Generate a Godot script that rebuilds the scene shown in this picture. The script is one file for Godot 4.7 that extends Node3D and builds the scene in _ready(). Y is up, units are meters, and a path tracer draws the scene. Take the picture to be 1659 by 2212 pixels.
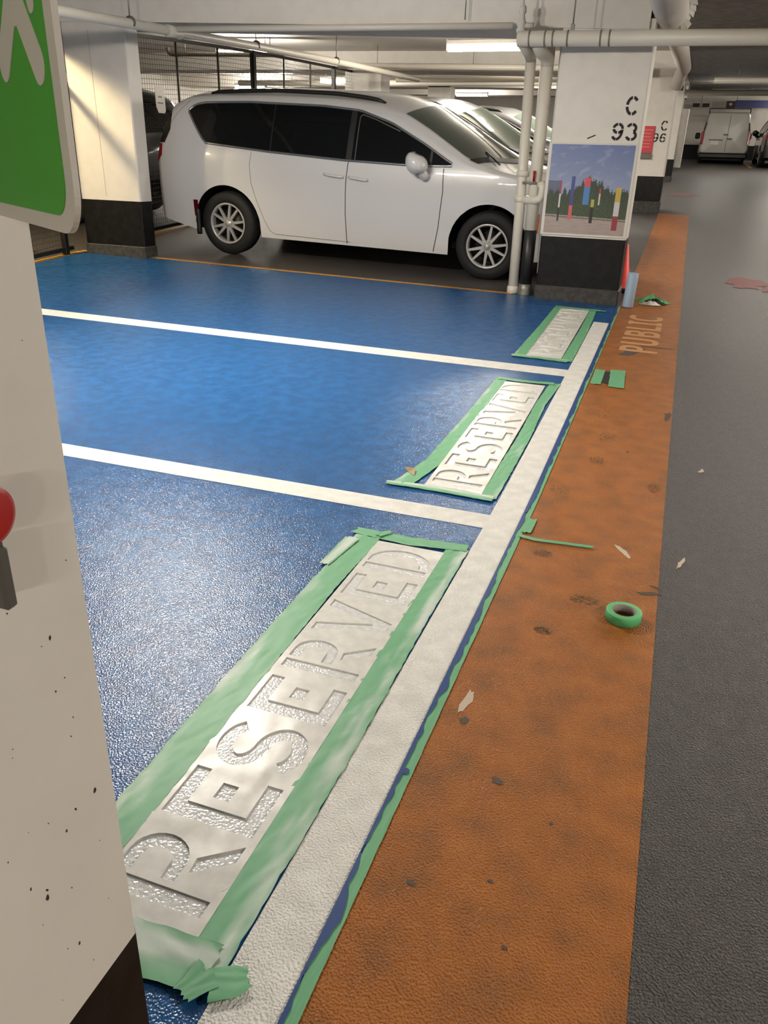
extends Node3D
# A parking garage bay being repainted: blue stalls, RESERVED stencils, a white minivan behind.
# x runs across the aisle (stalls to -x), -z runs down the aisle, y up, metres.

var M := {}
var names := {}
var rng := RandomNumberGenerator.new()
var nz := FastNoiseLite.new()
const CEIL := 2.62
const SIDE := 0.28

# ---------------------------------------------------------------- ground shape
# level beside the camera, then a ramp of about one in twenty that also rises a little towards the back of the stalls
func fy(x: float, z: float) -> float:
	var d := -z - 3.233
	if d < -0.25:
		return 0.0
	var e := d
	if d < 0.25:
		e = (d + 0.25) * (d + 0.25)
	var k := clampf(1.0 + 0.082 * (-x - 2.61), 0.62, 1.45)
	var t := clampf((-z - 9.0) / 10.0, 0.0, 1.0)
	t = t * t * (3.0 - 2.0 * t)
	return 0.0488 * e * lerpf(k, 1.0, t)

func on(x: float, z: float, dy := 0.0) -> Vector3:
	return Vector3(x, fy(x, z) + dy, z)

# ---------------------------------------------------------------- mesh helpers
func st(smooth := false) -> SurfaceTool:
	var s := SurfaceTool.new()
	s.begin(Mesh.PRIMITIVE_TRIANGLES)
	s.set_smooth_group(0 if smooth else -1)
	return s

func tri(s: SurfaceTool, a: Vector3, b: Vector3, c: Vector3) -> void:
	s.add_vertex(a)
	s.add_vertex(c)
	s.add_vertex(b)

func quad(s: SurfaceTool, a: Vector3, b: Vector3, c: Vector3, d: Vector3) -> void:
	tri(s, a, b, c)
	tri(s, a, c, d)

func tri_out(s: SurfaceTool, a: Vector3, b: Vector3, c: Vector3, mid: Vector3) -> void:
	if (b - a).cross(c - a).dot((a + b + c) / 3.0 - mid) < 0.0:
		tri(s, a, c, b)
	else:
		tri(s, a, b, c)

func quad_out(s: SurfaceTool, a: Vector3, b: Vector3, c: Vector3, d: Vector3, mid: Vector3) -> void:
	tri_out(s, a, b, c, mid)
	tri_out(s, a, c, d, mid)

# box with bevelled edges
func box(s: SurfaceTool, at: Vector3, size: Vector3, bevel := 0.0, turn := Basis()) -> void:
	var h := size * 0.5
	var bv := minf(bevel, minf(h.x, minf(h.y, h.z)) * 0.9)
	var ax := [Vector3.RIGHT, Vector3.UP, Vector3.BACK]
	var p := func(sx, sy, sz, face) -> Vector3:
		var v := Vector3(sx * h.x, sy * h.y, sz * h.z)
		for i in 3:
			if i != face:
				v[i] -= signf(v[i]) * bv
		return at + turn * v
	var f := 1e-6
	for face in 3:
		for sg in [-1.0, 1.0]:
			var q := []
			for c in [[-1.0, -1.0], [1.0, -1.0], [1.0, 1.0], [-1.0, 1.0]]:
				var v := [0.0, 0.0, 0.0]
				v[face] = sg
				v[(face + 1) % 3] = c[0]
				v[(face + 2) % 3] = c[1]
				q.append(p.call(v[0], v[1], v[2], face))
			quad_out(s, q[0], q[1], q[2], q[3], at)
	if bv < f:
		return
	for e in 3:
		var a := (e + 1) % 3
		var b := (e + 2) % 3
		for sa in [-1.0, 1.0]:
			for sb in [-1.0, 1.0]:
				var v := [0.0, 0.0, 0.0]
				v[a] = sa
				v[b] = sb
				var w := v.duplicate()
				v[e] = -1.0
				w[e] = 1.0
				quad_out(s, p.call(v[0], v[1], v[2], a), p.call(v[0], v[1], v[2], b), p.call(w[0], w[1], w[2], b), p.call(w[0], w[1], w[2], a), at)
	for sx in [-1.0, 1.0]:
		for sy in [-1.0, 1.0]:
			for sz in [-1.0, 1.0]:
				tri_out(s, p.call(sx, sy, sz, 0), p.call(sx, sy, sz, 1), p.call(sx, sy, sz, 2), at)

# upright post with chamfered corners, standing on at
func post(s: SurfaceTool, at: Vector3, w: float, d: float, h: float, c: float) -> void:
	var x := w / 2
	var y := d / 2
	prism(s, PackedVector2Array([Vector2(-x + c, -y), Vector2(x - c, -y), Vector2(x, -y + c), Vector2(x, y - c), Vector2(x - c, y), Vector2(-x + c, y), Vector2(-x, y - c), Vector2(-x, -y + c)]), Transform3D(Basis(Vector3.RIGHT, Vector3(0, 0, -1), Vector3.UP), at), h)

# a box given by its eight corners: lower ring a b c d, upper ring e f g h
func hexa(s: SurfaceTool, c: Array) -> void:
	var mid := Vector3.ZERO
	for v in c:
		mid += v / 8.0
	for q in [[0, 1, 2, 3], [4, 5, 6, 7], [0, 1, 5, 4], [1, 2, 6, 5], [2, 3, 7, 6], [3, 0, 4, 7]]:
		quad_out(s, c[q[0]], c[q[1]], c[q[2]], c[q[3]], mid)

func tube(s: SurfaceTool, pts: Array, r: float, n := 14, caps := true) -> void:
	var rings := []
	var side := Vector3.ZERO
	for i in pts.size():
		var t: Vector3
		if i == 0:
			t = pts[1] - pts[0]
		elif i == pts.size() - 1:
			t = pts[i] - pts[i - 1]
		else:
			t = (pts[i + 1] - pts[i]).normalized() + (pts[i] - pts[i - 1]).normalized()
		t = t.normalized()
		if side == Vector3.ZERO:
			side = t.cross(Vector3.UP if absf(t.y) < 0.9 else Vector3.RIGHT).normalized()
		side = (side - t * side.dot(t)).normalized()
		var up := side.cross(t)
		var ring := []
		for k in n:
			var a := TAU * k / n
			ring.append(pts[i] + (side * cos(a) + up * sin(a)) * r)
		rings.append(ring)
	for i in rings.size() - 1:
		for k in n:
			var m := (k + 1) % n
			quad_out(s, rings[i][k], rings[i][m], rings[i + 1][m], rings[i + 1][k], (pts[i] + pts[i + 1]) * 0.5)
	if caps:
		for e in [0, rings.size() - 1]:
			var inside: Vector3 = pts[1] if e == 0 else pts[e - 1]
			for k in n:
				tri_out(s, pts[e], rings[e][k], rings[e][(k + 1) % n], inside)

# turned shape: profile of (radius, height) about the y axis of t
func lathe(s: SurfaceTool, prof: Array, n: int, t := Transform3D()) -> void:
	for i in prof.size() - 1:
		var a: Vector2 = prof[i]
		var b: Vector2 = prof[i + 1]
		for k in n:
			var u := TAU * k / n
			var v := TAU * (k + 1) / n
			var p0 := t * Vector3(a.x * cos(u), a.y, a.x * sin(u))
			var p1 := t * Vector3(a.x * cos(v), a.y, a.x * sin(v))
			var p2 := t * Vector3(b.x * cos(v), b.y, b.x * sin(v))
			var p3 := t * Vector3(b.x * cos(u), b.y, b.x * sin(u))
			if a.x > 1e-5:
				tri(s, p0, p2, p1)
			if b.x > 1e-5:
				tri(s, p0, p3, p2)

# flat outline in the xy plane of t, from z = 0 to z = depth
func prism(s: SurfaceTool, poly: PackedVector2Array, t: Transform3D, depth: float) -> void:
	var idx := Geometry2D.triangulate_polygon(poly)
	var f := Vector3(0, 0, depth)
	for i in range(0, idx.size(), 3):
		var a := Vector3(poly[idx[i]].x, poly[idx[i]].y, 0)
		var b := Vector3(poly[idx[i + 1]].x, poly[idx[i + 1]].y, 0)
		var c := Vector3(poly[idx[i + 2]].x, poly[idx[i + 2]].y, 0)
		if (b - a).cross(c - a).z < 0.0:
			var w := b
			b = c
			c = w
		tri(s, t * (a + f), t * (b + f), t * (c + f))
		tri(s, t * a, t * c, t * b)
	var cw := Geometry2D.is_polygon_clockwise(poly)
	for i in poly.size():
		var p := Vector3(poly[i].x, poly[i].y, 0)
		var j := (i + 1) % poly.size()
		var q := Vector3(poly[j].x, poly[j].y, 0)
		if cw:
			quad(s, t * q, t * p, t * (p + f), t * (q + f))
		else:
			quad(s, t * p, t * q, t * (q + f), t * (p + f))

func rrect(x0: float, y0: float, x1: float, y1: float, r: float, n := 8) -> PackedVector2Array:
	var out := PackedVector2Array()
	for c in [[x1 - r, y1 - r, 0.0], [x0 + r, y1 - r, 90.0], [x0 + r, y0 + r, 180.0], [x1 - r, y0 + r, 270.0]]:
		for i in n + 1:
			var a := deg_to_rad(c[2] + 90.0 * i / n)
			out.append(Vector2(c[0] + r * cos(a), c[1] + r * sin(a)))
	return out

func arc_band(c: Vector2, r: Vector2, from: float, to: float, w: float, n := 10) -> PackedVector2Array:
	var out := PackedVector2Array()
	for i in n + 1:
		var a := deg_to_rad(lerpf(from, to, float(i) / n))
		out.append(c + Vector2(cos(a) * r.x, sin(a) * r.y))
	for i in range(n, -1, -1):
		var a := deg_to_rad(lerpf(from, to, float(i) / n))
		out.append(c + Vector2(cos(a) * (r.x - w), sin(a) * (r.y - w)))
	return out

func cuts(a: float, b: float, step: float) -> Array:
	var lo := minf(a, b)
	var hi := maxf(a, b)
	var out := [lo]
	var k := floori(lo / step) + 1
	while k * step < hi - 1e-4:
		if k * step > lo + 1e-4:
			out.append(k * step)
		k += 1
	out.append(hi)
	return out

# a sheet laid on the floor
func sheet(s: SurfaceTool, x0: float, x1: float, z0: float, z1: float, dy: float) -> void:
	var xs := cuts(x0, x1, 0.5)
	var zs := cuts(z0, z1, 0.125)
	for i in xs.size() - 1:
		for j in zs.size() - 1:
			quad(s, on(xs[i], zs[j], dy), on(xs[i], zs[j + 1], dy), on(xs[i + 1], zs[j + 1], dy), on(xs[i + 1], zs[j], dy))

func patch(s: SurfaceTool, poly: PackedVector2Array, dy: float) -> void:
	var idx := Geometry2D.triangulate_polygon(poly)
	for i in range(0, idx.size(), 3):
		var v := []
		for k in 3:
			v.append(on(poly[idx[i + k]].x, poly[idx[i + k]].y, dy))
		if (v[1] - v[0]).cross(v[2] - v[0]).y < 0.0:
			tri(s, v[0], v[2], v[1])
		else:
			tri(s, v[0], v[1], v[2])

func blot(c: Vector2, r: Vector2, turn: float, rough: float, n := 16) -> PackedVector2Array:
	var out := PackedVector2Array()
	for i in n:
		var a := TAU * i / n
		var k := 1.0 + rough * (rng.randf() * 2.0 - 1.0)
		out.append(c + Vector2(cos(a) * r.x * k, sin(a) * r.y * k).rotated(turn))
	return out

# ---------------------------------------------------------------- node helpers
func numbered(called: String) -> String:
	var n: int = names.get(called, 0)
	names[called] = n + 1
	return called if n == 0 else "%s_%03d" % [called, n]

func part(s: SurfaceTool, called: String, m: Material, parent: Node3D) -> MeshInstance3D:
	s.generate_normals()
	var o := MeshInstance3D.new()
	o.name = called
	o.mesh = s.commit()
	o.material_override = m
	parent.add_child(o, true)
	return o

func thing(called: String, label: String, category: String, at := Vector3.ZERO, group := "") -> Node3D:
	var o := Node3D.new()
	o.name = numbered(called)
	add_child(o)
	o.position = at
	o.set_meta("label", label)
	o.set_meta("category", category)
	if group:
		o.set_meta("group", group)
	return o

func solo(s: SurfaceTool, called: String, m: Material, label: String, category: String, group := "") -> MeshInstance3D:
	var o := part(s, numbered(called), m, self)
	o.set_meta("label", label)
	o.set_meta("category", category)
	if group:
		o.set_meta("group", group)
	return o

func struct(s: SurfaceTool, called: String, m: Material, label: String) -> MeshInstance3D:
	var o := part(s, called, m, self)
	o.set_meta("kind", "structure")
	o.set_meta("label", label)
	return o

# ---------------------------------------------------------------- materials
func noise_tex(freq: float, seed_: int, ramp: Array, size := 512, type := FastNoiseLite.TYPE_SIMPLEX_SMOOTH, octaves := 4) -> NoiseTexture2D:
	var n := FastNoiseLite.new()
	n.seed = seed_
	n.noise_type = type
	n.frequency = freq
	n.fractal_octaves = octaves
	var t := NoiseTexture2D.new()
	t.width = size
	t.height = size
	t.seamless = true
	t.noise = n
	if ramp:
		var g := Gradient.new()
		g.offsets = PackedFloat32Array(ramp[0])
		g.colors = PackedColorArray(ramp[1])
		t.color_ramp = g
	return t

func plain(called: String, c: Color, rough := 0.6, metal := 0.0, spec := 0.5) -> StandardMaterial3D:
	var m := StandardMaterial3D.new()
	m.resource_name = called
	m.albedo_color = c
	m.roughness = rough
	m.metallic = metal
	m.metallic_specular = spec
	M[called] = m
	return m

func textured(called: String, tex: Texture2D, per_metre: float, rough: float, bump: Texture2D = null, bump_cm := 0.0) -> StandardMaterial3D:
	var m := plain(called, Color.WHITE, rough)
	m.albedo_texture = tex
	m.uv1_triplanar = true
	m.uv1_world_triplanar = true
	m.uv1_scale = Vector3.ONE * per_metre
	if bump:
		m.heightmap_enabled = true
		m.heightmap_texture = bump
		m.heightmap_scale = bump_cm
	return m

func materials() -> void:
	var W := Color(1, 1, 1)
	# concrete painted white, with faint trowel mottling
	var wall_bump := noise_tex(0.03, 5, [], 512, FastNoiseLite.TYPE_SIMPLEX_SMOOTH, 5)
	textured("white_wall", noise_tex(0.012, 11, [[0.25, 0.5, 0.8], [Color(0.825, 0.805, 0.77), Color(0.835, 0.815, 0.78), Color(0.842, 0.822, 0.787)]]), 0.7, 0.62, wall_bump, 0.04)
	textured("raw_ceiling", noise_tex(0.02, 12, [[0.2, 0.5, 0.8], [Color(0.37, 0.355, 0.335), Color(0.42, 0.40, 0.375), Color(0.46, 0.44, 0.415)]]), 0.5, 0.85, wall_bump, 0.2)
	textured("black_paint", noise_tex(0.02, 13, [[0.2, 0.8], [Color(0.075, 0.072, 0.07), Color(0.11, 0.105, 0.10)]]), 0.9, 0.5, wall_bump, 0.08)
	textured("grey_paint", noise_tex(0.03, 14, [[0.2, 0.8], [Color(0.225, 0.22, 0.21), Color(0.285, 0.28, 0.27)]]), 0.9, 0.55, wall_bump, 0.08)
	M.black_paint.metallic_specular = 0.3
	M.grey_paint.metallic_specular = 0.3
	# traffic coatings with sand broadcast into them
	var grit := noise_tex(0.12, 21, [], 1024, FastNoiseLite.TYPE_SIMPLEX_SMOOTH, 2)
	grit.seamless_blend_skirt = 0.008
	textured("deck", noise_tex(0.011, 22, [[0.15, 0.45, 0.7, 0.95], [Color(0.255, 0.238, 0.227), Color(0.272, 0.253, 0.242), Color(0.283, 0.264, 0.252), Color(0.305, 0.286, 0.272)]], 1024), 0.42, 0.42)
	M.deck.heightmap_enabled = true
	M.deck.heightmap_texture = grit
	M.deck.heightmap_scale = 0.9
	M.deck.uv1_scale = Vector3.ONE * 1.1
	textured("blue", noise_tex(0.008, 23, [[0.2, 0.5, 0.8], [Color(0.12, 0.31, 0.505), Color(0.13, 0.335, 0.54), Color(0.145, 0.36, 0.57)]], 1024), 1.1, 0.22, grit, 0.15)
	textured("line_white", noise_tex(0.02, 24, [[0.2, 0.8], [Color(0.83, 0.82, 0.79), Color(0.89, 0.88, 0.85)]]), 1.1, 0.5, grit, 0.3)
	textured("orange", noise_tex(0.005, 25, [[0.12, 0.35, 0.6, 0.9], [Color(0.51, 0.32, 0.155), Color(0.565, 0.345, 0.145), Color(0.605, 0.362, 0.145), Color(0.64, 0.39, 0.155)]], 1024, FastNoiseLite.TYPE_SIMPLEX_SMOOTH, 5), 1.1, 0.42, grit, 0.35)
	M.orange.metallic_specular = 0.35
	textured("yellow", noise_tex(0.03, 26, [[0.2, 0.8], [Color(0.66, 0.45, 0.10), Color(0.78, 0.56, 0.15)]]), 1.3, 0.5)
	textured("wet_paint", noise_tex(0.03, 27, [[0.2, 0.8], [Color(0.80, 0.80, 0.79), Color(0.87, 0.87, 0.86)]]), 3.0, 0.14, noise_tex(0.06, 28, [], 512, FastNoiseLite.TYPE_SIMPLEX_SMOOTH, 2), 0.10)
	textured("stencil", noise_tex(0.02, 29, [[0.2, 0.8], [Color(0.80, 0.79, 0.76), Color(0.85, 0.84, 0.81)]]), 2.0, 0.3, noise_tex(0.01, 30, [], 256, FastNoiseLite.TYPE_SIMPLEX_SMOOTH, 2), 0.25)
	var tape := plain("tape", W, 0.5)
	tape.vertex_color_use_as_albedo = true
	plain("tape_plain", Color(0.36, 0.70, 0.45), 0.5)
	plain("scuff_dark", Color(0.31, 0.27, 0.23), 0.7)
	plain("scuff_pale", Color(0.75, 0.68, 0.60), 0.7)
	plain("worn_letter", Color(0.74, 0.55, 0.37), 0.6)
	plain("red_mark", Color(0.44, 0.29, 0.28), 0.6)
	plain("blue_dab", Color(0.12, 0.25, 0.47), 0.4)
	# metal, pipes, fence
	plain("pipe_white", Color(0.80, 0.775, 0.72), 0.45)
	plain("pipe_wrap", Color(0.78, 0.76, 0.72), 0.7)
	plain("pipe_black", Color(0.09, 0.088, 0.085), 0.45)
	plain("pipe_band", Color(0.50, 0.48, 0.44), 0.5, 0.3)
	plain("steel_dark", Color(0.13, 0.125, 0.12), 0.45, 0.4)
	plain("wire", Color(0.20, 0.19, 0.175), 0.5, 0.4)
	plain("galvanised", Color(0.50, 0.49, 0.46), 0.45, 0.6)
	plain("housing", Color(0.85, 0.84, 0.81), 0.5)
	# vehicles
	var cw := plain("car_white", Color(0.79, 0.785, 0.78), 0.32)
	cw.clearcoat_enabled = true
	cw.clearcoat = 0.8
	cw.clearcoat_roughness = 0.05
	var cb := plain("car_black", Color(0.045, 0.043, 0.045), 0.3)
	cb.clearcoat_enabled = true
	cb.clearcoat = 1.0
	cb.clearcoat_roughness = 0.04
	var cg := plain("car_grey", Color(0.40, 0.40, 0.40), 0.3, 0.4)
	cg.clearcoat_enabled = true
	cg.clearcoat = 1.0
	cg.clearcoat_roughness = 0.05
	plain("van_white", Color(0.74, 0.73, 0.70), 0.4)
	plain("privacy_glass", Color(0.030, 0.032, 0.034), 0.06, 0.0, 0.4)
	plain("screen_glass", Color(0.24, 0.275, 0.24), 0.05, 0.0, 0.85)
	plain("rubber", Color(0.055, 0.053, 0.052), 0.75)
	plain("black_plastic", Color(0.06, 0.06, 0.06), 0.5)
	plain("seam", Color(0.10, 0.10, 0.10), 0.7)
	plain("chrome", Color(0.66, 0.66, 0.65), 0.22, 0.9)
	plain("alloy", Color(0.70, 0.69, 0.67), 0.35, 0.35)
	plain("disc", Color(0.22, 0.21, 0.20), 0.5, 0.6)
	plain("red_lens", Color(0.55, 0.05, 0.09), 0.15)
	plain("maroon_lens", Color(0.30, 0.05, 0.07), 0.2)
	plain("amber_lens", Color(0.93, 0.36, 0.06), 0.2)
	plain("clear_lens", Color(0.78, 0.78, 0.77), 0.15)
	# small things
	plain("sign_green", Color(0.27, 0.64, 0.19), 0.42)
	plain("sign_white", Color(0.80, 0.78, 0.745), 0.42)
	plain("red_plastic", Color(0.66, 0.13, 0.125), 0.4)
	plain("bracket", Color(0.37, 0.36, 0.34), 0.45, 0.3)
	plain("cone", Color(0.95, 0.27, 0.21), 0.5)
	plain("cone_base", Color(0.07, 0.07, 0.07), 0.6)
	plain("tube_blue", Color(0.58, 0.66, 0.74), 0.55)
	plain("card", Color(0.55, 0.52, 0.48), 0.7)
	plain("rag_dark", Color(0.13, 0.125, 0.115), 0.8)
	plain("rag_white", Color(0.82, 0.80, 0.76), 0.7)
	plain("tan", Color(0.62, 0.54, 0.40), 0.7)
	plain("notice_red", Color(0.74, 0.20, 0.24), 0.5)
	plain("notice_pale", Color(0.83, 0.42, 0.42), 0.5)
	plain("navy", Color(0.10, 0.12, 0.30), 0.5)
	plain("near_black", Color(0.05, 0.05, 0.05), 0.6)
	plain("letter_black", Color(0.085, 0.075, 0.068), 0.7)
	plain("timber", Color(0.36, 0.29, 0.22), 0.8)
	plain("pit", Color(0.20, 0.185, 0.165), 0.9)

# ---------------------------------------------------------------- light fittings
func fitting(label: String, at: Vector3, length: float, energy: float, tint: Color, along_z := false, glow := 12.0, group := "fluorescent fittings under the ceiling") -> void:
	var t := thing("fluorescent_light", label, "light", at, group)
	if along_z:
		t.rotation.y = PI / 2
	var s := st()
	box(s, Vector3(0, 0.055, 0), Vector3(length, 0.05, 0.15), 0.006)
	part(s, "housing", M.housing, t)
	for e in [-1.0, 1.0]:
		s = st()
		box(s, Vector3(e * (length / 2 + 0.006), 0.025, 0), Vector3(0.014, 0.14, 0.155), 0.004)
		part(s, "end_cap", M.housing, t)
		s = st()
		box(s, Vector3(e * 0.35 * length, 0.14, 0), Vector3(0.012, 0.14, 0.012))
		part(s, "hanger", M.galvanised, t)
	var g := StandardMaterial3D.new()
	g.resource_name = "lamp_diffuser"
	g.albedo_color = Color(0.9, 0.9, 0.88)
	g.emission_enabled = true
	g.emission = tint
	g.emission_energy_multiplier = glow
	s = st(true)
	var n := 10
	for i in n:
		var a := PI + PI * i / n
		var b := PI + PI * (i + 1) / n
		var p := Vector3(-length / 2, 0.03 + sin(a) * 0.085, cos(a) * 0.07)
		var q := Vector3(-length / 2, 0.03 + sin(b) * 0.085, cos(b) * 0.07)
		var l := Vector3(length, 0, 0)
		quad(s, p, q, q + l, p + l)
	part(s, "diffuser", g, t)
	var lamp := AreaLight3D.new()
	lamp.name = "lamp"
	lamp.area_size = Vector2(length, 0.14)
	lamp.light_energy = energy
	lamp.light_color = tint
	lamp.area_range = 40.0
	lamp.shadow_enabled = true
	lamp.position = Vector3(0, -0.06, 0)
	lamp.rotation.x = -PI / 2
	t.add_child(lamp)
	# the wrapped diffuser throws light sideways as well
	for e in [-0.28, 0.28]:
		var side := OmniLight3D.new()
		side.name = "side_glow"
		side.light_energy = energy * SIDE
		side.light_color = tint
		side.light_size = 0.05
		side.omni_range = 40.0
		side.omni_attenuation = 2.0
		side.shadow_enabled = true
		side.position = Vector3(e * length, -0.115, 0)
		t.add_child(side, true)

# ---------------------------------------------------------------- structure
func structure() -> void:
	var X0 := -16.0
	var X1 := 9.0
	var Z0 := 9.0
	var Z1 := -41.0
	var s := st(true)
	sheet(s, X0, X1, Z1, Z0, 0.0)
	var floor_ := struct(s, "floor", M.deck, "dark grey gritty coated concrete floor of the aisle and stalls")
	# slab thickness
	s = st()
	box(s, Vector3((X0 + X1) / 2, -0.35, (Z0 + Z1) / 2), Vector3(X1 - X0 + 0.6, 0.3, Z0 - Z1 + 0.6))
	part(s, "slab", M.raw_ceiling, floor_)
	# blue stalls
	s = st(true)
	sheet(s, -6.53, -0.40, -7.88, 2.0, 0.0012)
	part(s, "blue_paint", M.blue, floor_)
	s = st(true)
	sheet(s, -0.40, 0.142, -16.3, 2.0, 0.0012)
	part(s, "orange_strip", M.orange, floor_)
	# white lines: stall divisions and the line along their front
	for z in [[-2.882, -3.022, -0.398], [-5.26, -5.43, -0.43]]:
		s = st(true)
		sheet(s, -6.45, z[2], z[0], z[1], 0.0024)
		part(s, "white_line", M.line_white, floor_)
	s = st(true)
	sheet(s, -0.56, -0.43, -7.02, 2.0, 0.0030)
	part(s, "white_line", M.line_white, floor_)
	# yellow lines
	for y in [[-6.6, -1.45, -7.93, -7.86], [-6.62, -6.53, -7.85, 2.0], [-6.6, -6.5, -12.0, -8.1], [-6.4, -1.2, -10.75, -10.66], [-6.4, -1.2, -13.3, -13.2]]:
		s = st(true)
		sheet(s, y[0], y[1], y[2], y[3], 0.002)
		part(s, "yellow_line", M.yellow, floor_)
	s = st(true)
	sheet(s, -6.0, -0.4, -34.15, -34.0, 0.003)
	part(s, "yellow_line", M.yellow, floor_)
	s = st(true)
	sheet(s, 2.05, 2.17, -38.5, -33.9, 0.003)
	part(s, "yellow_line", M.yellow, floor_)
	# worn letters on the orange strip
	var text := TextMesh.new()
	var font := SystemFont.new()
	font.font_names = PackedStringArray(["Droid Sans"])
	font.font_weight = 700
	text.font = font
	text.text = "PUBLIC"
	text.font_size = 64
	text.depth = 0.02
	text.horizontal_alignment = HORIZONTAL_ALIGNMENT_LEFT
	var bb := text.get_aabb()
	var o := MeshInstance3D.new()
	o.name = "painted_word"
	o.mesh = text
	o.material_override = M.worn_letter
	floor_.add_child(o)
	var sx := 1.33 / bb.size.x
	var sy := 0.285 / bb.size.y
	var rise := (fy(-0.15, -7.47) - fy(-0.15, -6.14)) / 1.33
	var up_dir := (on(-0.30, -6.8) - on(0.0, -6.8)) / 0.30
	o.transform = Transform3D(Basis(Vector3(0, rise, -1) * sx, up_dir * sy, Vector3(0, 1, 0) * 0.05), on(-0.0, -6.14, 0.0022) - up_dir * sy * bb.position.y - Vector3(0, rise, -1) * sx * bb.position.x)
	# gouges, stains and scuffs
	rng.seed = 7
	for b in [[-0.18, -6.14, 0.055, 0.14, 0.5, "scuff_dark"], [-0.24, -6.22, 0.06, 0.016, 0.1, "scuff_dark"], [0.0, -6.34, 0.15, 0.016, 0.05, "scuff_dark"],
		[-0.327, -1.672, 0.012, 0.016, 0.0, "scuff_dark"], [-0.341, -1.76, 0.012, 0.06, 0.1, "scuff_pale"], [-0.001, -2.894, 0.012, 0.05, -0.5, "scuff_pale"],
		[0.112, -2.585, 0.045, 0.012, -0.35, "scuff_dark"], [0.13, -2.64, 0.02, 0.006, 0.4, "scuff_dark"], [-0.195, -1.479, 0.016, 0.01, 0.5, "scuff_dark"],
		[-0.053, -1.394, 0.004, 0.005, 0.0, "scuff_dark"], [-0.302, -1.126, 0.012, 0.006, 0.4, "scuff_dark"], [-0.148, -1.189, 0.006, 0.004, 0.0, "scuff_dark"],
		[0.215, -2.87, 0.008, 0.05, 0.25, "scuff_pale"], [0.118, -4.69, 0.02, 0.09, 0.1, "scuff_dark"], [-0.06, -4.02, 0.006, 0.012, 0.0, "scuff_dark"],
		[0.44, -1.75, 0.008, 0.006, 0.0, "scuff_dark"], [0.30, -3.9, 0.01, 0.03, 0.3, "scuff_pale"], [-0.09, -1.05, 0.006, 0.004, 0.0, "scuff_dark"]]:
		s = st(true)
		patch(s, blot(Vector2(b[0], b[1]), Vector2(b[2], b[3]), b[4], 0.35), 0.0022)
		part(s, "scuff", M[b[5]], floor_)
	for b in [[0.80, -9.8, 0.22, 0.35, 0.2], [1.1, -9.7, 0.1, 0.3, 0.4], [0.0, -20.5, 0.28, 0.5, 0.0]]:
		s = st(true)
		patch(s, blot(Vector2(b[0], b[1]), Vector2(b[2], b[3]), b[4], 0.4), 0.003)
		part(s, "red_mark", M.red_mark, floor_)
	# grime rubbed into the orange paint
	var grime := plain("grime", Color(0.46, 0.33, 0.21), 0.7)
	for b in [[-0.32, -3.42, 0.05, 0.05], [-0.18, -4.2, 0.045, 0.09], [-0.24, -4.62, 0.07, 0.12], [-0.2, -3.85, 0.04, 0.05], [-0.29, -2.75, 0.04, 0.03], [-0.1, -2.45, 0.05, 0.03], [-0.2, -2.2, 0.03, 0.02], [0.09, -3.6, 0.03, 0.06], [-0.15, -9.2, 0.10, 0.5], [-0.05, -10.6, 0.12, 0.6]]:
		s = st(true)
		for k in 90:
			var a := rng.randf() * TAU
			var r := sqrt(rng.randf())
			patch(s, blot(Vector2(b[0] + cos(a) * r * b[2], b[1] + sin(a) * r * b[3]), Vector2(0.002 + rng.randf() * 0.004, 0.0015 + rng.randf() * 0.003), rng.randf() * 3.0, 0.4, 7), 0.0020)
		var gm := part(s, "grime", grime, floor_)
		gm.set_meta("kind", "stuff")
	# wet paint sprayed through the stencils
	for a in STENCILS:
		s = st(true)
		sheet(s, -0.905, -0.655, a[0] - 0.85, a[0] + 0.85, 0.0026)
		part(s, "wet_paint", M.wet_paint, floor_)

	# ceiling: white over the stalls, bare over the aisle
	s = st(true)
	for pass_ in [0]:
		var xs := cuts(X0, -0.45, 0.5)
		var zs := cuts(Z1, Z0, 0.5)
		for i in xs.size() - 1:
			for j in zs.size() - 1:
				quad(s, on(xs[i], zs[j], CEIL), on(xs[i + 1], zs[j], CEIL), on(xs[i + 1], zs[j + 1], CEIL), on(xs[i], zs[j + 1], CEIL))
	var top := struct(s, "ceiling", M.white_wall, "white painted concrete ceiling slab over the stalls")
	s = st(true)
	var xs2 := cuts(-0.45, X1, 0.5)
	var zs2 := cuts(Z1, Z0, 0.5)
	for i in xs2.size() - 1:
		for j in zs2.size() - 1:
			quad(s, on(xs2[i], zs2[j], CEIL + 0.02), on(xs2[i + 1], zs2[j], CEIL + 0.02), on(xs2[i + 1], zs2[j + 1], CEIL + 0.02), on(xs2[i], zs2[j + 1], CEIL + 0.02))
	part(s, "aisle_slab", M.raw_ceiling, top)
	s = st()
	box(s, Vector3((X0 + X1) / 2, 6.0, (Z0 + Z1) / 2), Vector3(X1 - X0 + 0.6, 0.3, Z0 - Z1 + 0.6))
	part(s, "deck_above", M.raw_ceiling, top)

	# outer walls
	var walls := [["wall_left", X0 - 0.15, (Z0 + Z1) / 2, 0.3, Z0 - Z1 + 0.6], ["wall_right", X1 + 0.15, (Z0 + Z1) / 2, 0.3, Z0 - Z1 + 0.6], ["wall_back", (X0 + X1) / 2, Z0 + 0.15, X1 - X0, 0.3], ["wall_far", (X0 + X1) / 2, Z1 - 0.15, X1 - X0, 0.3]]
	for w in walls:
		s = st()
		box(s, Vector3(w[1], 2.85, w[2]), Vector3(w[3], 6.4, w[4]))
		struct(s, w[0], M.white_wall, "white painted concrete wall closing off the parking level")
	s = st()
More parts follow.
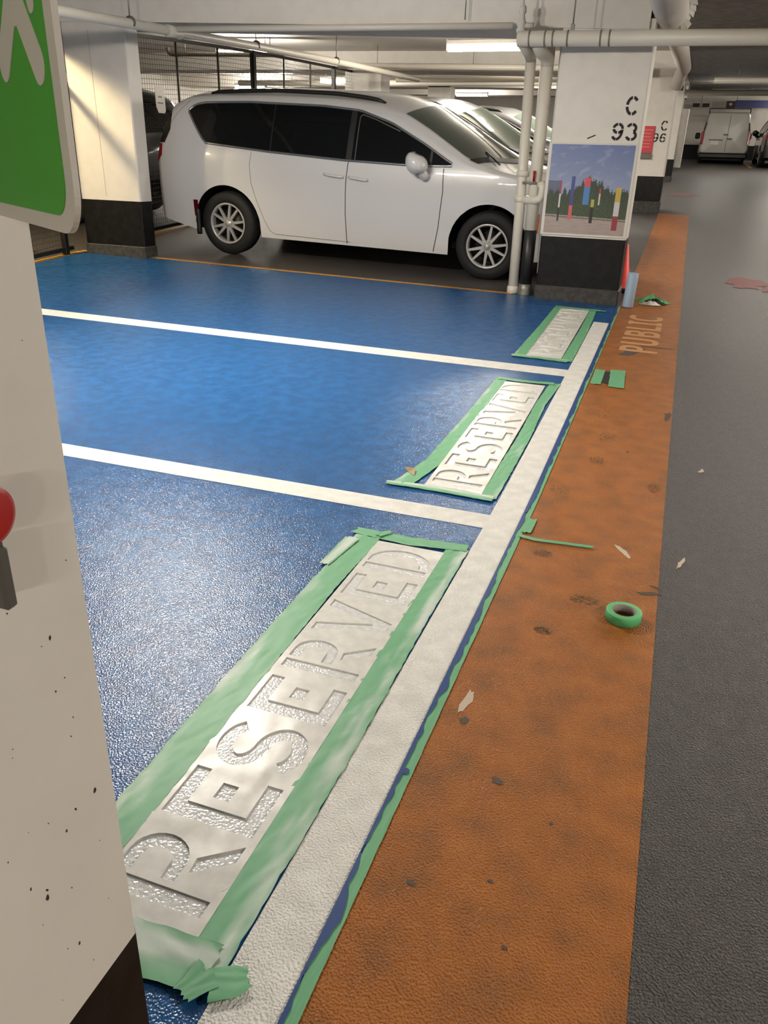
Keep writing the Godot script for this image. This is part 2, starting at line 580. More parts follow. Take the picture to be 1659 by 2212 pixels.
	hexa(s, [on(X0, Z1 + 0.02, -0.3), on(X1, Z1 + 0.02, -0.3), on(X1, Z1, -0.3), on(X0, Z1, -0.3), on(X0, Z1 + 0.02, 0.56), on(X1, Z1 + 0.02, 0.56), on(X1, Z1, 0.56), on(X0, Z1, 0.56)])
	struct(s, "baseboard_far", M.black_paint, "black painted band along the foot of the far wall")

	# beams across the stalls, resting on the column rows
	for b in [[-7.78, -8.5, "concrete beam over the column stencilled C 93"], [-16.25, -16.95, "concrete beam over the column stencilled C 96"], [-24.8, -25.5, "concrete beam over the bay beyond column C 96"], [-33.2, -33.9, "concrete beam over the bay by the far cargo van"], [0.24, -0.485, "concrete beam over the pillar that carries the green sign"]]:
		s = st()
		for k in [[X0, -6.3], [-6.3, -0.5]]:
			var c := []
			for up in [0, 1]:
				for p in [[k[0], b[0]], [k[1], b[0]], [k[1], b[1]], [k[0], b[1]]]:
					var low: float = fy(p[0], b[0]) + 2.24 + clampf(-p[0] - 0.5, 0.0, 7.0) * 0.012
					c.append(Vector3(p[0], low if up == 0 else fy(p[0], p[1]) + CEIL + 0.05, p[1]))
			hexa(s, c)
		solo(s, "beam", M.white_wall, "white " + b[2], "beam")
	# beam along the back of the stalls, over the fence
	s = st()
	for k in 17:
		var za := 2.0 - k * 2.0
		var zb := za - 2.0
		var c := []
		for up in [0, 1]:
			for p in [[-6.72, za], [-6.46, za], [-6.46, zb], [-6.72, zb]]:
				c.append(on(p[0], p[1], 2.14 if up == 0 else CEIL + 0.05))
		if za > -7.5:
			hexa(s, c)
	solo(s, "beam", M.white_wall, "white concrete beam over the gate frame beside the blue stalls", "beam")

# ---------------------------------------------------------------- columns
func column(label: String, x0: float, x1: float, zf: float, depth: float, band: float, skirt: float, top: float) -> Node3D:
	var base := minf(fy(x0, zf), fy(x1, zf)) - 0.01
	var t := thing("column", label, "column", Vector3((x0 + x1) / 2, base, zf - depth / 2))
	var w := x1 - x0
	var s := st()
	post(s, Vector3(0, band - base, 0), w, depth, top - band, 0.012)
	part(s, "shaft", M.white_wall, t)
	s = st()
	post(s, Vector3(0, skirt - base, 0), w + 0.001, depth + 0.001, band - skirt, 0.012)
	part(s, "black_band", M.black_paint, t)
	s = st()
	box(s, Vector3(0, (skirt - base) / 2, 0), Vector3(w + 0.022, skirt - base, depth + 0.022), 0.012)
	part(s, "skirting", M.grey_paint, t)
	return t

func glyph(ch: String) -> Array:
	var w := 0.235
	match ch:
		"C":
			var o := []
			for a in [[38, 84], [97, 173], [187, 263], [276, 322]]:
				o.append(arc_band(Vector2(0.55, 0.75), Vector2(0.55, 0.75), a[0], a[1], w))
			return o
		"9":
			var o := []
			for a in [[-6, 84], [97, 172], [190, 262], [278, 325]]:
				o.append(arc_band(Vector2(0.5, 1.03), Vector2(0.5, 0.47), a[0], a[1], w))
			o.append(arc_band(Vector2(0.38, 0.86), Vector2(0.62, 0.86), -84, 6, w))
			o.append(arc_band(Vector2(0.45, 0.5), Vector2(0.5, 0.5), 200, 262, w))
			return o
		"3":
			var o := []
			for a in [[-62, 84], [97, 165]]:
				o.append(arc_band(Vector2(0.47, 1.07), Vector2(0.48, 0.43), a[0], a[1], w))
			for a in [[195, 262], [278, 424]]:
				o.append(arc_band(Vector2(0.48, 0.45), Vector2(0.52, 0.45), a[0], a[1], w))
			return o
		"6":
			var o := []
			for p in glyph("9"):
				var q := PackedVector2Array()
				for v in p:
					q.append(Vector2(1.0 - v.x, 1.5 - v.y))
				o.append(q)
			return o
	return []

func stencilled(t: Node3D, text: String, x: float, y: float, z: float, size: float, step: float) -> void:
	for i in text.length():
		var s := st()
		for p in glyph(text[i]):
			var q := PackedVector2Array()
			for v in p:
				q.append(v * size / 1.5)
			prism(s, q, Transform3D(Basis(), Vector3(x + i * step, y, z + 0.0004) - t.position), 0.0016)
		part(s, "stencilled_character", M.letter_black, t)

func columns() -> void:
	var c93 := column("white concrete column stencilled C 93 with a poster and black base", -1.209, -0.441, -7.8, 0.42, 0.77, 0.324, 2.5)
	stencilled(c93, "C", -0.602, 1.786, -7.8, 0.15, 0.1)
	stencilled(c93, "93", -0.688, 1.588, -7.8, 0.142, 0.118)
	var s := st()
	box(s, Vector3(-0.86, 1.615, -7.799) - c93.position, Vector3(0.075, 0.01, 0.002), 0.0, Basis(Vector3.BACK, 0.4))
	part(s, "scratch", M.pit, c93)
	var lc := column("warm lit white concrete pier between the gate and the minivan's tail", -6.44, -5.648, -7.8, 0.22, 0.88, 0.406, 2.66)
	s = st()
	box(s, Vector3(-6.10, 1.72, -7.7995) - lc.position, Vector3(0.005, 1.6, 0.002), 0.0, Basis(Vector3.BACK, 0.01))
	part(s, "joint_line", plain("joint", Color(0.66, 0.63, 0.59), 0.7), lc)
	var c96 := column("white concrete column stencilled C 96 with a red notice", -1.2, -0.42, -16.3, 0.7, 1.245, 0.818, 3.0)
	stencilled(c96, "C", -0.60, 1.995, -16.3, 0.168, 0.1)
	stencilled(c96, "96", -0.716, 1.808, -16.3, 0.152, 0.125)
	column("white concrete pier behind the fence line past the minivan's roof", -6.72, -5.95, -16.3, 0.5, 1.25, 0.82, 3.1)
	column("white concrete column beyond the one stencilled C 96", -1.2, -0.44, -24.8, 0.7, 1.62, 1.2, 3.4)
	var fc := column("narrow white concrete column with a small red lamp, left of the cargo van", -0.95, -0.557, -30.0, 0.7, 1.98, 1.45, 3.7)
	s = st()
	box(s, Vector3(-0.43, 2.3, -30.3) - fc.position, Vector3(0.26, 1.75, 0.3), 0.01)
	part(s, "return_wall", M.white_wall, fc)
	s = st(true)
	lathe(s, [Vector2(0, 0.06), Vector2(0.03, 0.05), Vector2(0.045, 0.02), Vector2(0.045, -0.04), Vector2(0, -0.04)], 14, Transform3D(Basis(), Vector3(-0.69, 3.18, -29.96) - fc.position))
	part(s, "red_lamp", M.red_plastic, fc)
	column("white concrete pier on the back row beyond the fence", -7.6, -6.9, -24.8, 0.5, 1.65, 1.2, 3.4)
	# poster: a park view, on a thin board with a white border
	var p := thing("poster", "poster of a park with blue sky, trees and coloured posts on column C 93", "poster", Vector3(-0.832, 0.79, -7.8))
	s = st()
	box(s, Vector3(0, 0.385, 0.007), Vector3(0.775, 0.78, 0.010), 0.002)
	part(s, "backing_board", M.sign_white, p)
	var quad_ := QuadMesh.new()
	quad_.size = Vector2(0.725, 0.75)
	var o := MeshInstance3D.new()
	o.name = "print"
	o.mesh = quad_
	var m := StandardMaterial3D.new()
	m.resource_name = "poster_print"
	m.albedo_texture = park()
	m.roughness = 0.35
	o.material_override = m
	o.position = Vector3(0.002, 0.388, 0.0128)
	p.add_child(o)
	# notice on C 96
	var n := thing("notice_board", "red notice with pale lines of print on column C 96", "notice", Vector3(-0.825, 1.63, -16.3))
	s = st()
	box(s, Vector3(0, 0.22, 0.012), Vector3(0.27, 0.44, 0.02), 0.003)
	part(s, "panel", M.notice_red, n)
	for k in 6:
		s = st()
		box(s, Vector3(0, 0.375 - k * 0.055, 0.0235), Vector3(0.16 + 0.05 * float(k % 3 == 0), 0.018, 0.002))
		part(s, "print_line", M.notice_pale, n)
	s = st()
	box(s, Vector3(0, -0.05, 0.03), Vector3(0.27, 0.09, 0.06), 0.004)
	part(s, "leaflet_tray", M.bracket, n)

func park() -> ImageTexture:
	var w := 256
	var h := 264
	var im := Image.create(w, h, false, Image.FORMAT_RGB8)
	nz.seed = 3
	nz.frequency = 0.02
	for y in h:
		for x in w:
			var u := float(x) / w
			var v := float(y) / h
			var c := Color(0.37, 0.43, 0.60).lerp(Color(0.56, 0.60, 0.70), clampf(v * 1.7, 0.0, 1.0))
			var cloud := nz.get_noise_2d(x * 0.8, y * 1.5 + x * 0.4)
			c = c.lerp(Color(0.68, 0.69, 0.74), clampf(cloud * 0.9 - 0.1, 0.0, 0.35))
			var tree := 0.52 + 0.10 * nz.get_noise_2d(x * 3.0 + 400.0, 9.0) - 0.16 * exp(-pow((u - 0.55) / 0.16, 2.0)) + 0.05 * nz.get_noise_2d(x * 9.0, y * 9.0)
			if u < 0.17 and v > 0.40:
				c = Color(0.36, 0.37, 0.46)
			if v > tree:
				var g := 0.5 + 0.5 * nz.get_noise_2d(x * 6.0, y * 6.0)
				c = Color(0.14, 0.19, 0.13).lerp(Color(0.30, 0.37, 0.25), g * clampf((v - tree) * 3.0 + 0.25, 0.0, 1.0))
			if v > 0.78 + 0.03 * u:
				c = Color(0.66, 0.60, 0.58).lerp(Color(0.58, 0.53, 0.50), 0.5 + 0.6 * nz.get_noise_2d(x * 1.0, y * 5.0))
			if absf(v - 0.80 - 0.03 * u) < 0.008:
				c = Color(0.42, 0.40, 0.36)
			im.set_pixel(x, y, c)
	# plain coloured posts standing on the pale ground
	for b in [[0.165, 0.40, 0.86, 0.022, Color(0.62, 0.22, 0.32), Color(0.80, 0.79, 0.80), Color(0.17, 0.14, 0.14)], [0.315, 0.35, 0.84, 0.045, Color(0.25, 0.27, 0.50), Color(0.25, 0.27, 0.50), Color(0.78, 0.36, 0.36)], [0.49, 0.36, 0.66, 0.075, Color(0.78, 0.28, 0.33), Color(0.28, 0.48, 0.70), Color(0.28, 0.48, 0.70)], [0.575, 0.60, 0.87, 0.040, Color(0.66, 0.64, 0.30), Color(0.13, 0.12, 0.11), Color(0.13, 0.12, 0.11)], [0.655, 0.47, 0.66, 0.022, Color(0.68, 0.20, 0.26), Color(0.78, 0.72, 0.66), Color(0.78, 0.72, 0.66)], [0.875, 0.46, 0.94, 0.070, Color(0.72, 0.63, 0.28), Color(0.76, 0.74, 0.74), Color(0.55, 0.19, 0.22)]]:
		var x := int((b[0] - b[3] / 2) * w)
		var y0 := int(b[1] * h)
		var y1 := int(b[2] * h)
		var a := y0 + (y1 - y0) / 3
		var d := y0 + (y1 - y0) * 2 / 3
		im.fill_rect(Rect2i(x, y0, int(b[3] * w), a - y0), b[4])
		im.fill_rect(Rect2i(x, a, int(b[3] * w), d - a), b[5])
		im.fill_rect(Rect2i(x, d, int(b[3] * w), y1 - d), b[6])
	return ImageTexture.create_from_image(im)

# ---------------------------------------------------------------- the pillar beside the camera
func near_pillar() -> void:
	var x1 := -0.443
	var z0 := -0.485
	var t := thing("column", "white pitted concrete pillar beside the stencils, carrying a green sign", "column", Vector3(x1 - 0.384, 0, z0 + 0.3675))
	var s := st()
	post(s, Vector3(0, 0.58, 0), 0.768, 0.735, 1.92, 0.008)
	part(s, "shaft", M.white_wall, t)
	s = st()
	post(s, Vector3(0, 0.13, 0), 0.7686, 0.7356, 0.45, 0.008)
	part(s, "black_band", M.black_paint, t)
	s = st()
	box(s, Vector3(0, 0.065, 0), Vector3(0.79, 0.13, 0.757), 0.010)
	part(s, "skirting", M.grey_paint, t)
	# air holes in the concrete
	rng.seed = 41
	s = st()
	var face := Transform3D(Basis(Vector3(0, 0, -1), Vector3(0, 1, 0), Vector3(1, 0, 0)), Vector3(x1, 0, 0) - t.position)
	for k in 90:
		var u := 0.04 + rng.randf() * 0.43
		var y := 0.6 + rng.randf() * 0.85
		var r := 0.00035 + 0.0007 * pow(rng.randf(), 3.0)
		prism(s, blot(Vector2(u, y), Vector2(r, r * (1.2 + rng.randf() * 1.4)), rng.randf() * 0.8, 0.3, 8), face, 0.0003)
	for b in [[0.452, 0.812, 0.0018], [0.375, 0.752, 0.0019], [0.41, 0.80, 0.001], [0.36, 0.78, 0.001], [0.40, 0.66, 0.0012], [0.30, 0.64, 0.0012], [0.43, 1.0, 0.0012]]:
		prism(s, blot(Vector2(b[0], b[1]), Vector2(b[2], b[2] * 1.7), -0.2, 0.25, 10), face, 0.0003)
	var pits := part(s, "air_holes", M.pit, t)
	pits.set_meta("kind", "stuff")
	# chipped arris
	s = st()
	for k in 7:
		var y := 0.60 + rng.randf() * 0.6
		if k < 4:
			y = 0.60 + rng.randf() * 0.10
		box(s, Vector3(x1 - 0.0066, y, z0 + 0.0066) - t.position, Vector3(0.004, 0.002 + rng.randf() * 0.007, 0.004), 0.001, Basis(Vector3(1, 1, 0.3).normalized(), rng.randf() * 0.5))
	part(s, "chipped_edge", M.pit, t)

	# green sign, standing out from the pillar at an angle
	var ang := deg_to_rad(33.0)
	var u := Vector3(cos(ang), 0, sin(ang))
	var g := thing("direction_sign", "green sign with a white walking figure, projecting from the pillar", "sign", Vector3(-0.27, 1.352, -0.321))
	g.basis = Basis(u, Vector3.UP, Vector3(-sin(ang), 0, cos(ang)))
	s = st()
	prism(s, rrect(-0.200, -0.0145, 0.0032, 0.345, 0.022), Transform3D(Basis(), Vector3(0, 0, -0.003)), 0.003)
	part(s, "panel", M.sign_white, g)
	s = st()
	prism(s, rrect(-0.190, -0.0065, -0.0085, 0.335, 0.017), Transform3D(Basis(), Vector3(0, 0, 0.0001)), 0.0005)
	part(s, "green_field", M.sign_green, g)
	s = st()
	for l in [[-0.0815, 0.0625, -0.0490, 0.092, 0.0085], [-0.0225, 0.0585, -0.0510, 0.092, 0.0085], [-0.050, 0.090, -0.047, 0.150, 0.014], [-0.047, 0.148, -0.0225, 0.083, 0.0045], [-0.047, 0.148, -0.078, 0.105, 0.0045]]:
		prism(s, capsule(Vector2(l[0], l[1]), Vector2(l[2], l[3]), l[4]), Transform3D(Basis(), Vector3(0, 0, 0.0007)), 0.0004 + 0.01 * l[4])
	prism(s, blot(Vector2(-0.047, 0.182), Vector2(0.014, 0.014), 0.0, 0.0, 24), Transform3D(Basis(), Vector3(0, 0, 0.0007)), 0.0004)
	part(s, "walking_figure", M.sign_white, g)
	s = st()
	box(s, Vector3(-0.190, 0.20, -0.006), Vector3(0.02, 0.20, 0.006), 0.001)
	part(s, "wall_bracket", M.bracket, g)

	# red push knob on a grey bracket
	var k := thing("push_button", "red round push button on a grey bracket below the green sign", "button", Vector3(x1, 1.142, -0.3715))
	s = st(true)
	var turn := Transform3D(Basis(Vector3(0, 1, 0), Vector3(1, 0, 0), Vector3(0, 0, -1)), Vector3(0, 0, 0))
	lathe(s, [Vector2(0, 0.030), Vector2(0.017, 0.030), Vector2(0.021, 0.028), Vector2(0.022, 0.024), Vector2(0.021, 0.018), Vector2(0.014, 0.014), Vector2(0.012, 0.0)], 40, turn)
	part(s, "red_cap", M.red_plastic, k)
	s = st()
	prism(s, rrect(-0.018, -0.052, 0.024, 0.012, 0.010), Transform3D(Basis(Vector3(0, 0, -1), Vector3(0, 1, 0), Vector3(1, 0, 0)), Vector3(0, 0, 0)), 0.006)
	part(s, "back_plate", M.bracket, k)
	s = st()
	box(s, Vector3(0.018, -0.05, -0.002), Vector3(0.024, 0.05, 0.012), 0.003)
	part(s, "clamp", M.bracket, k)

func capsule(a: Vector2, b: Vector2, r: float) -> PackedVector2Array:
	var out := PackedVector2Array()
	var d := (b - a).angle()
	for i in 9:
		out.append(b + Vector2.from_angle(d - PI / 2 + PI * i / 8) * r)
	for i in 9:
		out.append(a + Vector2.from_angle(d + PI / 2 + PI * i / 8) * r)
	return out

# ---------------------------------------------------------------- stencils and tape
const STENCILS := [
	[-1.712, "white RESERVED letter stencil glistening with wet paint beside the signed pillar"],
	[-4.10, "white RESERVED letter stencil taped between the two white stall lines"],
	[-6.563, "white RESERVED letter stencil taped to blue floor before column C 93"]]

func letters() -> Array:
	var k := 0.041
	var b0 := 0.016
	var b1 := 0.250
	var out := []
	var rect := func(a0: float, y0: float, a1: float, y1: float) -> void:
		out.append(PackedVector2Array([Vector2(a0, y0), Vector2(a1, y0), Vector2(a1, y1), Vector2(a0, y1)]))
	for a in [0.061, 0.880]:                                  # R: stem, bowl, leg
		rect.call(a, b0, a + k, b1)
		var g: float = a + k + 0.014
		var bowl := PackedVector2Array()
		var lo := 0.112
		var mid := (b1 + lo) / 2
		var ry := (b1 - lo) / 2
		bowl.append(Vector2(g, b1))
		for i in 13:
			var t := PI / 2 - PI * i / 12
			bowl.append(Vector2(a + 0.100 + cos(t) * 0.062, mid + sin(t) * ry))
		bowl.append(Vector2(g, lo))
		bowl.append(Vector2(g, lo + k * 0.8))
		for i in range(12, -1, -1):
			var t := PI / 2 - PI * i / 12
			bowl.append(Vector2(a + 0.098 + cos(t) * 0.026, mid + sin(t) * (ry - k * 0.85)))
		bowl.append(Vector2(g, b1 - k * 0.8))
		out.append(bowl)
		out.append(PackedVector2Array([Vector2(a + 0.086, 0.096), Vector2(a + 0.125, 0.100), Vector2(a + 0.188, b0), Vector2(a + 0.142, b0)]))
	for a in [0.275, 0.674, 1.335]:                           # E
		var l := 0.155
		out.append(PackedVector2Array([Vector2(a, b0), Vector2(a + l, b0), Vector2(a + l, b0 + k), Vector2(a + 0.046, b0 + k), Vector2(a + 0.046, b1 - k), Vector2(a + l, b1 - k), Vector2(a + l, b1), Vector2(a, b1)]))
		rect.call(a + 0.075, 0.118, a + 0.125, 0.160)
	# S
	var left := []
	var right := []
	for i in 49:
		var upper := i <= 24
		var deg := lerpf(30.0, 270.0, i / 24.0) if upper else lerpf(90.0, -150.0, (i - 24) / 24.0)
		var a := deg_to_rad(deg)
		var c := Vector2(0.545, 0.1813 if upper else 0.0848)
		var n := Vector2(cos(a) / 0.065, sin(a) / 0.04825).normalized() * (1.0 if upper else -1.0)
		var p := c + Vector2(cos(a) * 0.065, sin(a) * 0.04825)
		left.append(p + n * k * 0.5)
		right.append(p - n * k * 0.5)
	right.reverse()
	out.append(PackedVector2Array(left + right))
	# V
	out.append(PackedVector2Array([Vector2(1.092, b1), Vector2(1.136, b1), Vector2(1.190, 0.075), Vector2(1.244, b1), Vector2(1.288, b1), Vector2(1.212, b0), Vector2(1.168, b0)]))
	# D: stem and bow
	rect.call(1.545, b0, 1.545 + k, b1)
	var d := PackedVector2Array()
	var g2 := 1.545 + k + 0.014
	d.append(Vector2(g2, b1))
	for i in 17:
		var t := PI / 2 - PI * i / 16
		d.append(Vector2(1.625 + cos(t) * 0.094, 0.133 + sin(t) * 0.117))
	d.append(Vector2(g2, b0))
	d.append(Vector2(g2, b0 + k * 0.85))
	for i in range(16, -1, -1):
		var t := PI / 2 - PI * i / 16
		d.append(Vector2(1.620 + cos(t) * 0.055, 0.133 + sin(t) * 0.080))
	d.append(Vector2(g2, b1 - k * 0.85))
	out.append(d)
	return out

# a strip of masking tape along a row of points, each (x, z, half width), lying on the floor
func tape(s: SurfaceTool, pts: Array, dy: float, seed_: int, spray := 0.0, wrinkle := 0.0022, inner := 0.0) -> void:
	nz.seed = seed_
	nz.frequency = 1.0
	var green := Color(0.135, 0.37, 0.19)
	var white := Color(0.58, 0.62, 0.56)
	var curve := Curve2D.new()
	for p in pts:
		curve.add_point(Vector2(p[0], p[1]))
	var total := curve.get_baked_length()
	var n := maxi(2, int(total / 0.02))
	var m := 8
	var rows := []
	for i in n + 1:
		var d := total * i / n
		var c := curve.sample_baked(d)
		var q := curve.sample_baked(minf(d + 0.03, total)) - curve.sample_baked(maxf(d - 0.03, 0.0))
		var nrm := Vector2(-q.y, q.x).normalized()
		# half width from the nearest given points
		var hw := 0.0
		var run := 0.0
		for k in pts.size() - 1:
			var seg := Vector2(pts[k][0], pts[k][1]).distance_to(Vector2(pts[k + 1][0], pts[k + 1][1]))
			if d <= run + seg + 1e-4 or k == pts.size() - 2:
				hw = lerpf(pts[k][2], pts[k + 1][2], clampf((d - run) / maxf(seg, 1e-4), 0.0, 1.0))
				break
			run += seg
		var row := []
		for j in m + 1:
			var f := float(j) / m * 2.0 - 1.0
			var e := nz.get_noise_2d(d * 9.0, f * 3.0)
			var w := hw * (1.0 + 0.10 * nz.get_noise_2d(d * 14.0, signf(f) * 40.0) * absf(f))
			var cut := 0.0
			if i == 0 or i == n:
				cut = 0.016 * nz.get_noise_2d(f * 9.0, 77.0 + i)
			var p := c + nrm * w * f + q.normalized() * cut
			var y := fy(p.x, p.y) + dy + wrinkle * (0.5 + 0.5 * nz.get_noise_2d(d * 26.0 + f * 7.0, f * 5.0 - d * 4.0)) + wrinkle * 0.8 * maxf(0.0, nz.get_noise_2d(d * 7.0, f * 11.0 + d * 6.0))
			var sp := 0.0
			if spray > 0.0:
				var near := clampf(1.0 - absf(f - inner) / 1.6, 0.0, 1.0)
				sp = smoothstep(0.40, 0.85, near * spray + 0.40 * nz.get_noise_2d(d * 2.2 + 31.0, f * 0.4) + 0.12 * e)
			row.append([Vector3(p.x, y, p.y), green.lerp(white, sp * 0.85) * (1.0 + 0.10 * e)])
		rows.append(row)
	for i in n:
		for j in m:
			for v in [rows[i][j], rows[i + 1][j], rows[i + 1][j + 1], rows[i][j], rows[i + 1][j + 1], rows[i][j + 1]]:
				s.set_color(v[1])
				s.add_vertex(v[0])

func stencils() -> void:
	var holes := letters()
	for k in STENCILS.size():
		var zc: float = STENCILS[k][0]
		var za := zc + 0.883
		var zb := zc - 0.883
		var ya := fy(-0.78, za)
		var yb := fy(-0.78, zb)
		var t := thing("letter_stencil", STENCILS[k][1], "stencil", Vector3(-0.648, ya + 0.0022, za), "")
		var run := Vector3(0, yb - ya, zb - za).normalized()
		var across := Vector3(-1, 0, 0)
		t.basis = Basis(run, across, run.cross(across))
		var plate := CSGBox3D.new()
		plate.name = "plate"
		plate.size = Vector3(1.766, 0.272, 0.0045)
		plate.position = Vector3(0.883, 0.133, 0.003)
		plate.material = M.stencil
		t.add_child(plate)
		for i in holes.size():
			var h := CSGPolygon3D.new()
			h.name = "cut_out_%d" % i
			h.polygon = holes[i]
			h.mode = CSGPolygon3D.MODE_DEPTH
			h.depth = 0.1
			h.operation = CSGShape3D.OPERATION_SUBTRACTION
			h.position = Vector3(-0.883, -0.133, 0.05)
			h.material = M.stencil
			plate.add_child(h)
		# tape on all four sides; the first stencil has the widest and messiest
		var strips := []
		if k == 0:
			strips = [[[[-0.61, za + 0.03, 0.045], [-0.605, zc + 0.3, 0.047], [-0.608, zc - 0.4, 0.043], [-0.605, zb - 0.06, 0.042]], 0.75, 0.6],
				[[[-0.955, za - 0.02, 0.048], [-0.968, zc + 0.1, 0.052], [-0.975, zc - 0.5, 0.050], [-0.965, zb - 0.02, 0.052]], 0.62, -0.8],
				[[[-1.035, zb - 0.055, 0.026], [-0.80, zb - 0.04, 0.036], [-0.57, zb - 0.07, 0.028]], 0.35, 0.6],
				[[[-0.98, za + 0.02, 0.05], [-0.78, za + 0.035, 0.055], [-0.585, za + 0.02, 0.05]], 1.0, -0.3],
				[[[-1.03, zc - 0.62, 0.02], [-1.015, zb + 0.02, 0.03]], 1.2, 0.0],
				[[[-0.575, za + 0.05, 0.032], [-0.53, za + 0.025, 0.030], [-0.512, za + 0.01, 0.018]], 0.0, 0.0],
				[[[-0.61, za + 0.085, 0.020], [-0.585, za + 0.03, 0.034]], 0.0, 0.0],
				[[[-0.89, zb - 0.085, 0.012], [-0.93, zb - 0.03, 0.016]], 0.0, 0.0]]
		elif k == 1:
			strips = [[[[-0.612, za + 0.03, 0.040], [-0.600, zc + 0.1, 0.034], [-0.612, zc - 0.5, 0.030], [-0.590, zb - 0.08, 0.034]], 0.55, 0.8],
				[[[-1.02, za + 0.03, 0.045], [-0.955, za - 0.3, 0.044], [-0.945, zc - 0.2, 0.036], [-0.940, zb - 0.05, 0.036]], 0.50, -0.8],
				[[[-1.09, za + 0.035, 0.020], [-0.84, za + 0.02, 0.030], [-0.585, za + 0.035, 0.030]], 0.95, -0.6],
				[[[-0.965, zb - 0.045, 0.022], [-0.77, zb - 0.035, 0.025], [-0.595, zb - 0.06, 0.022]], 0.4, 0.6]]
		else:
			strips = [[[[-0.602, za + 0.05, 0.040], [-0.598, zc, 0.036], [-0.612, zb - 0.02, 0.030]], 0.4, 0.8],
				[[[-0.945, za + 0.05, 0.042], [-0.935, zc, 0.034], [-0.930, zb, 0.030]], 0.4, -0.8],
				[[[-0.995, za + 0.045, 0.028], [-0.78, za + 0.035, 0.036], [-0.59, za + 0.05, 0.034]], 0.8, -0.6],
				[[[-0.955, zb - 0.02, 0.03], [-0.78, zb - 0.015, 0.03], [-0.60, zb - 0.02, 0.03], [-0.50, zb - 0.02, 0.014]], 0.45, 0.3]]
		var inv := t.transform.affine_inverse()
		for i in strips.size():
			var s := st(true)
			tape(s, strips[i][0], 0.0045 + 0.0012 * i, 50 + k * 20 + i, strips[i][1], 0.004, strips[i][2])
			var o := part(s, "masking_tape", M.tape, t)
			o.transform = inv
	# curled flap of brown backing on the middle stencil
	var s := st()
	var a := on(-1.03, -3.33, 0.008)
	hexa(s, [a, a + Vector3(0.04, 0.0, 0.03), a + Vector3(0.02, 0.012, -0.04), a + Vector3(-0.03, 0.016, -0.02), a + Vector3(0, 0.002, 0), a + Vector3(0.04, 0.002, 0.03), a + Vector3(0.02, 0.014, -0.04), a + Vector3(-0.03, 0.018, -0.02)])
	solo(s, "tape_flap", M.tan, "tan curled tape end at the corner of the stencil between stall lines", "tape")

